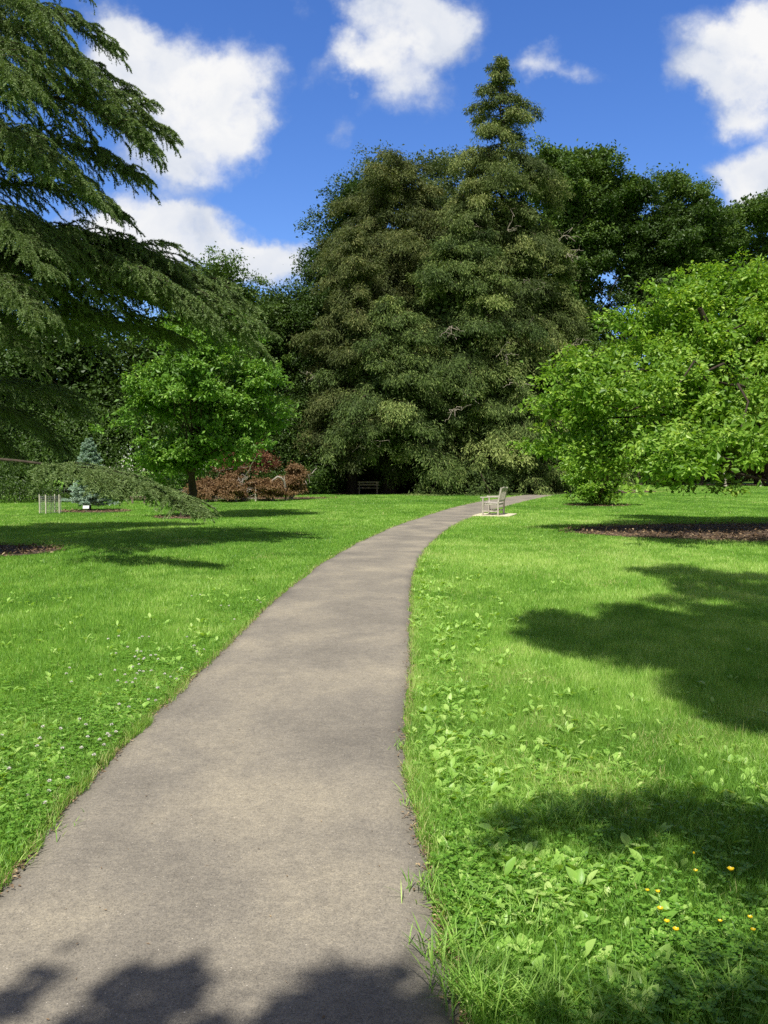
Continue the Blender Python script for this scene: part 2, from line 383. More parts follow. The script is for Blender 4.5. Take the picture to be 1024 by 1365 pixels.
    mx = n.new('ShaderNodeMix'); mx.data_type = 'RGBA'; l.new(dens, mx.inputs[0]); l.new(hs.outputs[0], mx.inputs[6]); l.new(cl.outputs[2], mx.inputs[7])
    # unseen broken grey cloud, added overhead and behind to make the shade less blue
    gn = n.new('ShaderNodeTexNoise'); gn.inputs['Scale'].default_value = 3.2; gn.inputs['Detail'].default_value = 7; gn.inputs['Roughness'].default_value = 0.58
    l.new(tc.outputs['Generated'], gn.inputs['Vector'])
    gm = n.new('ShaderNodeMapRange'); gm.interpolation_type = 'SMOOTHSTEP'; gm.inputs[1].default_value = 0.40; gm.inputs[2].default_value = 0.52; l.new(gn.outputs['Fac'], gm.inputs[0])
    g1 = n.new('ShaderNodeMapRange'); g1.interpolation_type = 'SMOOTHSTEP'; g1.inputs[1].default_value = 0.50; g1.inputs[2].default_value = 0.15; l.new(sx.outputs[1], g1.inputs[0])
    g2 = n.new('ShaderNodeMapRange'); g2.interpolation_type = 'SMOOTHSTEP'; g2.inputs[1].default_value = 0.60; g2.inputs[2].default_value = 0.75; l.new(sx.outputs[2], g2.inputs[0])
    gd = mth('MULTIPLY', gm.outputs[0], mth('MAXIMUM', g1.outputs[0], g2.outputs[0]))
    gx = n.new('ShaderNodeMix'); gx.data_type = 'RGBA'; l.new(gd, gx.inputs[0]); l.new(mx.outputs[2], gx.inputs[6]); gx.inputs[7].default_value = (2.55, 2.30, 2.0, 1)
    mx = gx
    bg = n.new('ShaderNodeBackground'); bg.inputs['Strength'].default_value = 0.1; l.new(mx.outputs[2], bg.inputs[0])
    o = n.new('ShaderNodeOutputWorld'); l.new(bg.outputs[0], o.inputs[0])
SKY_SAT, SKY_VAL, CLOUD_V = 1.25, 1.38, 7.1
CLOUDS = [(240, 105, 112, 64, -12, 1.0), (190, 75, 75, 55, 0, 0.9), (220, 195, 100, 66, 20, 1.0), (315, 115, 52, 40, -20, 0.62), (150, 25, 60, 40, 0, 0.7), (225, 245, 50, 26, 0, 0.55), (310, 185, 50, 35, 30, 0.55),
          (200, 322, 95, 42, 0, 1.0), (290, 345, 100, 40, -14, 1.1), (350, 362, 66, 30, 0, 1.0), (150, 340, 70, 50, 0, 0.9),
          (528, 52, 80, 50, 10, 1.05), (468, 88, 44, 28, 10, 0.75), (590, 30, 50, 45, 0, 0.8), (548, 122, 44, 36, 0, 0.75), (462, 160, 36, 18, 10, 0.45), (500, 15, 60, 30, 0, 0.8),
          (704, 84, 44, 22, 20, 0.75), (765, 88, 44, 14, 0, 0.42), (395, 22, 20, 24, 0, 0.26), (405, 125, 22, 26, 0, 0.28),
          (965, 45, 72, 50, 0, 0.9), (1005, 110, 58, 44, -20, 1.0), (925, 92, 45, 26, -10, 0.6), (980, 150, 40, 26, 0, 0.6), (1040, 40, 60, 60, 0, 1.0),
          (1012, 240, 54, 42, 0, 1.0), (1060, 235, 70, 60, 0, 1.0), (962, 218, 26, 16, 0, 0.45), (1150, 150, 90, 50, 0, 0.8), (-120, 260, 120, 60, 0, 0.8)]
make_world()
sl = bpy.data.lights.new('sun', 'SUN'); sl.energy = 5.0; sl.angle = math.radians(0.6); sl.color = (1.0, 0.955, 0.88)
so = bpy.data.objects.new('sun', sl); COL.objects.link(so)
so.rotation_euler = Vector((-SUN[0], -SUN[1], -SUN[2])).to_track_quat('-Z', 'Y').to_euler()
so.location = (0, -10, 40)
sc.view_settings.view_transform = 'Standard'; sc.view_settings.look = 'None'
sc.view_settings.exposure = 0.42; sc.view_settings.gamma = 1
sc.render.engine = 'CYCLES'
c = sc.cycles
c.use_denoising = False; c.max_bounces = 6; c.diffuse_bounces = 3; c.glossy_bounces = 2; c.transmission_bounces = 4; c.transparent_max_bounces = 8
c.sample_clamp_indirect = 6

# ------------------------------------------------------------------ path
LE = [(0, 1195), (70, 1095), (150, 1010), (200, 960), (265, 897), (300, 865), (350, 815), (385, 785), (430, 750), (480, 722), (530, 700), (570, 687), (600, 677.5), (640, 668.5), (690, 661), (740, 655), (768, 652)]
RE = [(622, 1365), (600, 1265), (580, 1190), (560, 1105), (545, 1045), (541, 1000), (545, 950), (548, 900), (548, 850), (549, 800), (549, 780), (552, 765), (560, 745), (572, 728), (590, 710), (615, 695.5), (650, 682), (700, 668.5), (740, 660), (768, 656)]
LP = np.array([G(*p) for p in LE]); RP = np.array([G(*p) for p in RE])
LP = np.vstack([[-2.35, -8, 0], [-2.15, 0.0, 0], LP]); RP = np.vstack([[0.55, -8, 0], [0.42, 0.0, 0], RP])
# the path runs on behind the trees at right
LP = np.vstack([LP, LP[-1] + (14, 5, 0), LP[-1] + (34, 6, 0)]); RP = np.vstack([RP, [LP[-2][0] + 0.3, LP[-2][1] - 2.2, 0], [LP[-1][0], LP[-1][1] - 2.4, 0]])
def smooth_interp(Pp, ys):
    x = np.interp(ys, Pp[:, 1], Pp[:, 0])
    k = np.ones(9) / 9; xp = np.pad(x, 4, mode='edge'); return np.convolve(xp, k, 'valid')
YS = np.concatenate([np.arange(-8, 6, 0.06), np.arange(6, 20, 0.12), np.arange(20, 72, 0.4)])
XL = smooth_interp(LP, YS); XR = smooth_interp(RP, YS)
def path_side(x, y, margin=0.0):
    """True on the path"""
    return (x > np.interp(y, YS, XL) - margin) & (x < np.interp(y, YS, XR) + margin) & (y < 71.5)

def build_path():
    b = MeshBuf(); nx = 14
    wl = (fbm(YS * 1.3, YS * 0 + 3, 5) - 0.5) * 0.10 + (fbm(YS * 9, YS * 0 + 3, 8) - 0.5) * 0.05
    wr = (fbm(YS * 1.3, YS * 0 + 9, 6) - 0.5) * 0.10 + (fbm(YS * 9, YS * 0 + 9, 9) - 0.5) * 0.05
    t = np.array([0, 0.025, 0.07, 0.12, 0.2, 0.3, 0.4, 0.5, 0.6, 0.7, 0.8, 0.88, 0.93, 0.975, 1])
    X = (XL + wl)[:, None] * (1 - t) + (XR + wr)[:, None] * t
    Y = np.repeat(YS[:, None], len(t), 1)
    Z = 0.004 + 0.018 * np.minimum(1, np.minimum(t, 1 - t) * 12)[None] + 0 * X
    e = np.clip(1 - np.minimum(t, 1 - t) / 0.13, 0, 1)[None] + 0 * X
    idx = np.arange(X.size).reshape(X.shape)
    F = np.stack([idx[:-1, :-1], idx[:-1, 1:], idx[1:, 1:], idx[1:, :-1]], -1).reshape(-1, 4)
    b.add(np.stack([X, Y, Z], -1).reshape(-1, 3), F, e.ravel(), 0, True)
    o = b.build('path', M['path']); tag(o, kind='structure')
    # continuation behind the trees at right
    b = MeshBuf()
    xe0, xe1, ye = XL[-1], XR[-1], YS[-1]
    pts = np.array([[xe0, ye, .004], [xe0 + 14, ye + 4, .004], [xe0 + 40, ye + 3, .004]]); q = np.array([[xe1, ye, .004], [xe0 + 14.3, ye + 1.8, .004], [xe0 + 40, ye + .6, .004]])
    b.add(np.vstack([pts, q]), [[3, 4, 1, 0], [4, 5, 2, 1]], None)
    tag(b.build('path', M['path']), kind='structure')
build_path()

# ground: one sheet to the horizon
b = MeshBuf()
xs = np.concatenate([[-1500, -600, -250], np.linspace(-120, 120, 81), [250, 600, 1500]]); ys = np.concatenate([[-400, -100], np.linspace(-30, 170, 81), [300, 700, 2000]])
X, Y = np.meshgrid(xs, ys, indexing='ij'); idx = np.arange(X.size).reshape(X.shape)
Z = np.zeros_like(X)
F = np.stack([idx[:-1, :-1], idx[1:, :-1], idx[1:, 1:], idx[:-1, 1:]], -1).reshape(-1, 4)
b.add(np.stack([X, Y, Z], -1).reshape(-1, 3), F, None, 0, True)
tag(b.build('ground', M['lawn']), kind='structure')

# ------------------------------------------------------------------ mulch beds
BEDS = []   # (cx, cy, rx, ry) for keeping grass off
def mulch_bed(name, cx, cy, rx, ry, chips, seed, label):
    rng = np.random.default_rng(seed)
    a = np.linspace(0, 2 * np.pi, 72, endpoint=False)
    rr = 1 + (fbm(np.cos(a) * 2 + seed, np.sin(a) * 2 + seed, seed) - 0.5) * 0.35
    BEDS.append((cx, cy, rx * 0.97, ry * 0.97))
    b = MeshBuf()
    rings = [0, .3, .6, .85, 1.0]; V = [[cx, cy, 0.03]]
    for k in rings[1:]:
        V += [[cx + rx * k * r * math.cos(t), cy + ry * k * r * math.sin(t), 0.006 + 0.024 * (1 - k)] for r, t in zip(rr, a)]
    F3 = [[0, 1 + i, 1 + (i + 1) % 72] for i in range(72)]
    b.add(V, F3, None, 0, True)
    F4 = []
    for k in range(3):
        o = 1 + 72 * k
        F4 += [[o + i, o + 72 + i, o + 72 + (i + 1) % 72, o + (i + 1) % 72] for i in range(72)]
    b.f.append(np.array(F4, np.int32)); b.m.append(np.zeros(len(F4), np.int32)); b.sm.append(np.ones(len(F4), bool))
    t = rng.uniform(0, 2 * np.pi, chips); r = np.sqrt(rng.uniform(0, 1, chips)) * 1.03
    C = np.stack([cx + rx * r * np.cos(t), cy + ry * r * np.sin(t), 0.028 + rng.uniform(0, 0.03, chips)], -1)
    A = rand_dirs(chips, rng) * (1, 1, 0.35); N = rand_dirs(chips, rng) * 0.6 + (0, 0, 1)
    leaves(b, C, A, N, rng.uniform(0.04, 0.13, chips), rng.uniform(0.015, 0.05, chips), rng.uniform(0, 1, chips) ** 2.2, 0.1, 1)
    o = b.build(name, [M['mulch'], M['litter']])
    return tag(o, label, 'mulch', kind='stuff')

# ------------------------------------------------------------------ foliage generators
def limb(buf, p0, p1, r0, r1, rng, wob=0.06, sag=0.0, k=7, sides=6):
    t = np.linspace(0, 1, k)[:, None]; L = np.linalg.norm(np.array(p1) - np.array(p0))
    pts = np.array(p0) * (1 - t) + np.array(p1) * t + rng.normal(size=(k, 3)) * wob * L * np.sin(np.pi * t) * 0.5
    pts[:, 2] += sag * L * (np.sin(np.pi * t[:, 0]))
    tube(buf, pts, r0 + (r1 - r0) * t[:, 0], sides)
    return pts

def broad_tree(name, label, group, base, blobs, mat, seed, tufts=260, lpt=90, leaf=(0.16, 0.09), tuft_r=0.75, trunk_r=0.3,
               bark='bark', pad=0.42, up=0.9, inner=0.45, limbs=26, flat=0.5, cat='tree', drop=0.15, trunk_top=None, stems=1, core=0.62, infill=0.25):
    rng = np.random.default_rng(seed)
    B = np.array([[*c, *r] for c, r in blobs], float)
    base = np.array([base[0], base[1], 0.0])
    root = empty(name, base, label, cat, group)
    area = (B[:, 3] * B[:, 4] * B[:, 5]) ** (2 / 3); pr = area / area.sum()
    per = 9; nbo = max(6, tufts // per); tufts = nbo * per
    bi = rng.choice(len(B), nbo, p=pr)
    d = rand_dirs(nbo, rng); d[:, 2] += 0.15; d = norm(d)
    rad = rng.uniform(inner, 1.0, nbo) ** 0.7 * rng.uniform(0.82, 1.22, nbo)
    Tb = B[bi, :3] + d * B[bi, 3:] * rad[:, None]
    br = tuft_r * 1.9 * rng.uniform(0.6, 1.3, nbo)
    T = np.repeat(Tb, per, 0) + rng.normal(size=(tufts, 3)) * 0.55 * np.repeat(br, per)[:, None] * (1, 1, pad)
    T[:, 2] -= 0.18 * np.linalg.norm((T - np.repeat(Tb, per, 0))[:, :2], axis=1)
    T[:, 2] = np.maximum(T[:, 2], 0.35)
    out = norm(T - B[:, :3].mean(0))
    ts = tuft_r * rng.uniform(0.55, 1.35, tufts)
    # leaves
    n = tufts * lpt; ti = np.repeat(np.arange(tufts), lpt)
    e = rng.normal(size=(n, 3)) * 0.38; C = T[ti] + e * ts[ti][:, None] * (1, 1, flat)
    C[:, 2] -= drop * np.linalg.norm(e[:, :2], axis=1) * ts[ti]
    C[:, 2] = np.maximum(C[:, 2], 0.08)
    A = norm(e) * (1, 1, 0.4) + rng.normal(size=(n, 3)) * 0.5 + (0, 0, -0.25)
    N = rng.normal(size=(n, 3)) * 0.55 + np.array([0, 0, up]) + out[ti] * 0.45
    sz = rng.uniform(0.65, 1.25, n)
    tint = np.clip(rng.normal(0.5, 0.2, n) + rng.normal(0, 0.12, tufts)[ti], 0, 1)
    buf = MeshBuf(); leaves(buf, C - base, A, N, leaf[0] * sz, leaf[1] * sz, tint)
    # foliage deeper in the crown
    m = int(n * infill); tj = rng.integers(0, tufts, m); Bc = np.repeat(B[bi, :3], per, 0)[tj]; Ci = Bc + (T[tj] - Bc) * rng.uniform(0.25, 0.98, m)[:, None] + rng.normal(size=(m, 3)) * tuft_r * 0.55
    Ci[:, 2] = np.maximum(Ci[:, 2], 0.3)
    leaves(buf, Ci - base, rand_dirs(m, rng), rng.normal(size=(m, 3)) + (0, 0, 0.5), leaf[0] * 1.7, leaf[1] * 1.8, rng.uniform(0, .6, m))
    buf.build('crown', M[mat], root)
    # trunk and limbs
    tb = MeshBuf(); top = B[:, :3].mean(0); top[2] = trunk_top or (B[:, 2].mean() + 0.2 * B[:, 5].mean())
    for s in range(stems):
        off = np.array([rng.normal() * 0.25, rng.normal() * 0.25, 0]) * (stems > 1)
        tt = top + (rng.normal(size=3) * (1.2, 1.2, 0.5) if stems > 1 else 0)
        pts = limb(tb, off, tt - base, trunk_r * 1.1, trunk_r * 0.28, rng, 0.05, 0, 12, 10)
        fl = np.array([[0, 0, 0.0], [0, 0, 0.12], [0, 0, 0.35]]) + off
        tube(tb, fl, [trunk_r * 1.6, trunk_r * 1.25, trunk_r * 1.05], 10)
        ch = rng.choice(tufts, min(limbs, tufts), replace=False)
        for c_ in ch:
            k = int(np.clip(round(11 * (0.25 + 0.6 * rng.random())), 2, 11))
            st = pts[k]; en = T[c_] - base
            if en[2] < st[2] - 1.0: st = pts[max(2, k - 4)]
            limb(tb, st, en, trunk_r * 0.22, trunk_r * 0.05, rng, 0.12, 0.05, 7, 5)
    tb.build('trunk', M[bark], root)
    return root

def bough_points(rng, L, nsec=34, sec=0.34, nter=12, ter=0.22, nel=40, droop=0.25, arch=0.10, hang=0.7, alpha=58, plane=0.06, skip=0.12):
    """foliage element positions of a conifer bough along +X, with hanging twigs. returns pos, dir, axis points, secondary curves"""
    ax = lambda t: np.stack([t * L, 0.03 * L * np.sin(t * 5 + ph), arch * L * np.sin(np.pi * np.clip(t, 0, 1)) + droop * L * (t - t ** 3)], -1)
    ph = rng.uniform(0, 6)
    ts = np.linspace(skip, 1.0, nsec) + rng.normal(0, 0.008, nsec); ts = np.clip(ts, 0.03, 1.0)
    side = np.where(np.arange(nsec) % 2 == 0, 1.0, -1.0)
    a = np.radians(alpha * (1 - 0.45 * ts) + rng.normal(0, 9, nsec))
    sl_ = sec * L * (np.sin(np.pi * (0.18 + 0.74 * ts)) ** 0.8 * 0.9 + 0.12) * rng.uniform(0.65, 1.2, nsec)
    o = ax(ts); d = np.stack([np.cos(a), side * np.sin(a), rng.normal(0.05, 0.12, nsec)], -1)
    sg = 10
    st = np.linspace(0, 1, sg)
    curves = o[:, None] + d[:, None] * (st[None, :, None] * sl_[:, None, None])
    curves[..., 2] += sl_[:, None] * (0.10 * np.sin(np.pi * st) - 0.38 * st ** 2)[None] * hang
    # tertiaries
    q = rng.uniform(0.05, 1.0, (nsec, nter)); 
    def at(cv, q):
        f = q * (sg - 1); i = np.clip(f.astype(int), 0, sg - 2); w = (f - i)[..., None]
        r = np.arange(cv.shape[0])[:, None]
        return cv[r, i] * (1 - w) + cv[r, i + 1] * w
    to = at(curves, q)
    s2 = np.where(rng.random((nsec, nter)) < 0.5, 1.0, -1.0)
    perp = np.stack([-d[:, 1], d[:, 0], 0 * d[:, 0]], -1)
    td = d[:, None] * 0.75 + perp[:, None] * s2[..., None] * 0.75 + rng.normal(0, 0.2, (nsec, nter, 3))
    td[..., 2] += rng.normal(0.0, plane, (nsec, nter)) - 0.15 * hang; td = norm(td)
    tl = ter * rng.uniform(0.5, 1.25, (nsec, nter)) * (1.15 - 0.5 * q)
    u = rng.random((nsec, nter, nel))
    pos = to[:, :, None] + td[:, :, None] * (u * tl[..., None])[..., None]
    pos[..., 2] -= hang * (u ** 1.8) * tl[..., None] * 0.95
    dr = td[:, :, None] * (1 - 0.4 * hang * u)[..., None]; dr = dr + np.array([0, 0, -1.0]) * (hang * u)[..., None] * 1.1
    # foliage on the secondaries themselves
    u2 = rng.random((nsec, int(nter * nel * 0.25)))
    p2 = at(curves, u2); d2 = np.broadcast_to(d[:, None], p2.shape)
    u3 = rng.random(int(nsec * nel * 0.8)); p3 = ax(0.25 + 0.75 * u3); d3 = np.broadcast_to([1.0, 0, 0], p3.shape)
    pos = np.concatenate([pos.reshape(-1, 3), p2.reshape(-1, 3), p3]); dr = np.concatenate([dr.reshape(-1, 3), d2.reshape(-1, 3), d3])
    return pos, dr, ax(np.linspace(0, 1, 12)), curves

def bough_mesh(name, seed, L, el=(0.045, 0.011), spread=0.75, mats=None, wood=True, kind='needle', **kw):
    rng = np.random.default_rng(seed)
    pos, dr, ax, cv = bough_points(rng, L, **kw)
    n = len(pos); b = MeshBuf()
    A = norm(dr) + rng.normal(size=(n, 3)) * spread; sz = rng.uniform(0.7, 1.3, n)
    tint = np.clip(rng.normal(0.48, 0.2, n), 0, 1)
    if kind == 'needle': needles(b, pos, A, rand_dirs(n, rng), el[0] * sz, el[1] * sz, tint)
    else: leaves(b, pos, A, rng.normal(size=(n, 3)) * 0.6 + (0, 0, 1), el[0] * sz, el[1] * sz, tint)
    if wood:
        tube(b, ax, np.linspace(0.011 * L, 0.0015 * L, 12), 6, 1)
        for c_ in cv: tube(b, c_[::3], np.linspace(0.0026 * L, 0.0008 * L, len(c_[::3])), 3, 1)
    return b.mesh(name, mats)

def place_bough(me, p0, p1, L, parent, roll=0.0, wy=1.0):
    """bough object from p0 (at trunk) to p1 (tip), in parent space"""
    p0 = Vector(p0); p1 = Vector(p1); x = (p1 - p0); s = x.length / L; x.normalize()
    z = Vector((0, 0, 1)); y = z.cross(x); y.normalize(); z = x.cross(y)
    Mx = Matrix((x, y, z)).transposed()
    Mx = Mx @ Matrix.Rotation(roll, 3, 'X')
    o = bpy.data.objects.new('bough', me); COL.objects.link(o); o.parent = parent
    o.matrix_local = Matrix.Translation(p0) @ Mx.to_4x4() @ Matrix.Diagonal((s, s * wy, s * wy, 1))
    return o

# ------------------------------------------------------------------ big cedar at left
def cedar():
    base = np.array([-9.6, 17.0, 0])
    root = empty('cedar_tree', base, 'large dark cedar at the left edge with layered drooping boughs reaching over the lawn', 'tree')
    L = 6.0
    CN = [M['cedar_needle'], M['twig']]
    var = [bough_mesh('bough', 100 + i, L, el=(0.055, 0.019), mats=CN, nsec=50 + 2 * (i % 3), sec=0.30, nter=19, ter=0.30, nel=62,
                      droop=[0.10, 0.16, 0.22, 0.08, 0.18, 0.12, 0.2][i], arch=[0.10, 0.12, 0.10, 0.06, 0.14, 0.08, 0.12][i], hang=[0.8, 0.9, 1.0, 0.7, 0.85, 0.95, 0.8][i]) for i in range(7)]
    low = bough_mesh('bough', 140, L, el=(0.055, 0.019), mats=CN, nsec=44, sec=0.24, nter=20, ter=0.30, nel=62, droop=0.10, arch=0.03, hang=0.75, skip=0.56)
    tb = MeshBuf(); rng = np.random.default_rng(3)
    z = np.linspace(0, 15.2, 16)
    tube(tb, np.stack([0.1 * np.sin(z * .6), 0.1 * np.cos(z * .5), z], -1), np.maximum(0.42 * (1 - z / 15.8), 0.02) + 0.12 * np.exp(-z * 2), 12)
    tb.build('trunk', M['bark'], root)
    n = 0
    # boughs whose tips show against the sky and the wood: (tip px, tip py, depth, base height)
    tips = [(140, 62, 17.5, 10.6), (95, -20, 17, 11.6), (112, 100, 16, 9.8), (205, 172, 17.5, 9.2), (178, 146, 18.6, 9.4), (172, 232, 17, 8.0), (190, 202, 16.4, 8.6), (118, 262, 15.5, 7.3),
            (150, 290, 17.5, 6.7), (80, 330, 16.0, 6.3), (165, 348, 18.5, 6.3), (228, 378, 18.0, 5.7), (190, 372, 17, 5.9), (275, 402, 18.6, 5.2), (318, 446, 18.4, 4.7), (300, 408, 19.2, 5.2), (262, 425, 17.4, 4.9),
            (225, 452, 19.0, 4.3), (60, 360, 15.0, 6.0), (40, 420, 14.6, 5.4), (50, 490, 16.0, 4.4), (40, 570, 18.5, 3.0), (70, 598, 20.5, 2.8), (15, 612, 19.5, 2.2), (95, 545, 21.0, 3.4),
            (236, 668, 14.0, 1.9), (60, 220, 14.8, 8.0), (30, 130, 14.2, 9.4), (60, 40, 15.0, 10.6), (130, 430, 19.5, 4.8)]
    for i, (px, py, Y, bz) in enumerate(tips):
        p1 = P(px, py, Y) - base; place_bough(low if bz < 2 else var[i % 7], (0.1, 0, bz), p1, L, root, rng.normal(0, 0.12) * (bz > 2), 0.6 if bz < 2 else 0.9); n += 1
    k = 0
    while n < 94:
        z0 = 2.6 + 12.4 * ((k * 0.618) % 1) ** 1.05; az = k * 2.39996; k += 1
        r = 6.4 * (1 - (z0 / 16.2) ** 2.0) * rng.uniform(0.75, 1.0) + 0.4
        if z0 < 5: r *= 0.92
        ca, sa = math.cos(az), math.sin(az)
        if (ca > 0.75 and z0 < 12) or (z0 < 5.5 and ca > 0.55): continue
        if z0 < 5.5 and ca > 0.0: r *= 0.62          # that side holds the boughs listed above
        if ca > 0.35: r *= 0.86
        place_bough(var[k % 7], (0, 0, z0), (r * ca, r * sa, z0 + rng.uniform(-0.9, 0.5)), L, root, rng.normal(0, 0.15)); n += 1
cedar()

# ------------------------------------------------------------------ conifers of the wood (crown in one mesh)
def hemlock(name, label, group, base, height, prof, mat, seed, nb=150, zmin=1.0, el=(0.24, 0.062), nel=15, nsec=15, nter=7, hang=0.6, sec=0.38, dead=0, trunk_r=0.4, sparse_top=None, wood=False, pitch=(-0.55, 0.2), ter=0.55):
    rng = np.random.default_rng(seed)
    root = empty(name, (base[0], base[1], 0), label, 'tree', group)
    buf = MeshBuf(); wb = MeshBuf()
    tmpl = [bough_points(rng, 1.0, nsec=nsec, sec=sec, nter=nter, ter=ter / 5.0, nel=nel, droop=rng.uniform(0.05, 0.25), arch=rng.uniform(0.03, 0.15), hang=hang, plane=0.25, skip=0.2) for _ in range(10)]
    nb = int(nb * 1.45)
    zs = zmin + (height - zmin) * (np.arange(nb) + rng.random(nb)) / nb
    for i, z0 in enumerate(zs):
        az = i * 2.39996 + rng.normal(0, 0.2); f = z0 / height
        r = np.interp(f, [p[0] for p in prof], [p[1] for p in prof]) * rng.uniform(0.45, 1.15) * (0.80 + 0.45 * vnoise(np.array(az % (2 * math.pi) * 2.6), np.array(z0 * 0.45), seed))
        if sparse_top and f > sparse_top:
            if rng.random() < 0.2: continue
            r *= rng.uniform(0.4, 1.3)
        if r < 0.15: continue
        pos, dr, ax, cv = tmpl[i % 10]
        keep = rng.random(len(pos)) < min(1.0, max(0.12, (r / 5.0) ** 1.5))
        pos, dr = pos[keep], dr[keep]
        pt = rng.uniform(*pitch) + (0.35 if f > 0.8 else 0) * (f - 0.5)
        ca, sa, cpz, spz = math.cos(az), math.sin(az), math.cos(pt), math.sin(pt)
        Rm = np.array([[ca * cpz, -sa, -ca * spz], [sa * cpz, ca, -sa * spz], [spz, 0, cpz]])
        C = (pos * r) @ Rm.T + (0, 0, z0); C += rng.normal(size=C.shape) * 0.13; C[:, 2] -= 0.25 * rng.random(len(C)) ** 2
        C[:, 2] = np.maximum(C[:, 2], 0.12)
        A = norm(dr @ Rm.T) + rng.normal(size=C.shape) * 0.5 + (0, 0, -0.5)
        n = len(C); sz = rng.uniform(0.7, 1.3, n)
        leaves(buf, C, A, rng.normal(size=(n, 3)) * 0.7 + (0, 0, 0.8), el[0] * sz, el[1] * sz, np.clip(rng.normal(0.45, 0.2, n) + rng.normal(0, 0.18), 0, 1))
        w = (ax * r) @ Rm.T + (0, 0, z0); tube(wb, w, np.linspace(0.05 + 0.006 * r, 0.012, 12), 5)
        if i % 2 == 0:
            for c_ in cv[::4]: tube(wb, ((c_ * r) @ Rm.T + (0, 0, z0))[::3], np.linspace(0.016, 0.008, 4), 3)
    m = int(9000 * height / 20); zz = zmin + (height * (0.66 if sparse_top else 0.8) - zmin) * rng.random(m); rr = np.interp(zz / height, [p[0] for p in prof], [p[1] for p in prof]) * 0.6 * np.sqrt(rng.random(m)); aa = rng.uniform(0, 6.283, m)
    leaves(buf, np.stack([rr * np.cos(aa), rr * np.sin(aa), zz], -1), rand_dirs(m, rng), rng.normal(size=(m, 3)), 0.45, 0.2, rng.uniform(0, .5, m))
    buf.build('crown', M[mat], root)
    z = np.linspace(0, height * 0.99, 18)
    tube(wb, np.stack([0.12 * np.sin(z * .4 + seed), 0.12 * np.cos(z * .35), z], -1), np.maximum(trunk_r * (1 - z / height), 0.03) + 0.15 * np.exp(-z * 1.5), 10)
    if dead:
        db = wb
        for k in range(dead):
            z0 = rng.uniform(height * 0.12, height * 0.62); az = rng.uniform(math.pi * 1.15, math.pi * 1.85)
            r = np.interp(z0 / height, [p[0] for p in prof], [p[1] for p in prof]) * rng.uniform(0.75, 1.0)
            p0 = np.array([r * math.cos(az), r * math.sin(az), z0])
            for q in range(5):
                d = norm(np.array([rng.normal(0, 0.8), -0.6, rng.normal(0.0, 0.5)])); limb(db, p0, p0 + d * rng.uniform(0.5, 1.6), 0.024, 0.008, rng, 0.25, 0.08, 7, 4); db.m[-1][:] = 1
    wb.build('trunk', [M['bark'], M['dead_twig']], root)
    return root

def at(px, Y): return P(px, 600, Y)[:2]
WG = 'tall olive conifers in the middle of the wood'
hemlock('spire_conifer', 'tallest conifer, its sparse pointed spire standing clear of the wood against blue sky', WG, at(665, 66), 32.6,
        [(0, 7.2), (0.25, 7.0), (0.5, 6.0), (0.66, 4.7), (0.74, 3.9), (0.79, 3.2), (0.83, 3.5), (0.88, 2.7), (0.93, 1.7), (0.97, 0.8), (1, 0.25)], 'hemlock_a', 11, nb=200, dead=14, trunk_r=0.45, nel=15, sparse_top=0.80)
hemlock('hemlock_tree', 'brownish dark conifer left of the spired one, its top bushy and uneven', WG, at(532, 68), 25.6,
        [(0, 7.2), (0.4, 7.0), (0.7, 6.0), (0.88, 4.1), (1, 1.8)], 'hemlock_b', 12, nb=150, dead=3)
hemlock('hemlock_tree', 'broad green-olive conifer in front of the spired one, skirts sweeping to the ground', WG, at(612, 62), 19.5,
        [(0, 5.4), (0.3, 5.8), (0.6, 4.6), (0.85, 2.6), (1, 0.5)], 'hemlock_c', 13, nb=135, zmin=0.6, dead=8)
hemlock('hemlock_tree', 'olive conifer at the left end of the wood, foliage held above a dark hollow', WG, at(468, 61), 18.5,
        [(0, 3.6), (0.2, 4.1), (0.5, 3.6), (0.8, 2.2), (1, 0.4)], 'hemlock_b', 14, nb=120, zmin=2.6, dead=2)
hemlock('hemlock_tree', 'olive conifer right of the spired one beside the far bend of the path', WG, at(722, 67), 20.0,
        [(0, 4.4), (0.3, 4.3), (0.6, 3.8), (0.85, 2.3), (1, 0.5)], 'hemlock_a', 15, nb=125, zmin=0.6, dead=5)
hemlock('hemlock_tree', 'low spreading green conifer on the left front of the group', WG, at(520, 60), 13.5,
        [(0, 3.0), (0.3, 5.2), (0.6, 4.2), (0.85, 2.4), (1, 0.6)], 'hemlock_c', 16, nb=95, zmin=3.0, dead=2)
hemlock('hemlock_tree', 'short dark conifer filling the base of the wood behind the slatted bench', WG, at(680, 60.5), 9.5,
        [(0, 3.9), (0.3, 3.9), (0.6, 3.0), (0.85, 1.7), (1, 0.4)], 'hemlock_c', 17, nb=80, zmin=0.5)

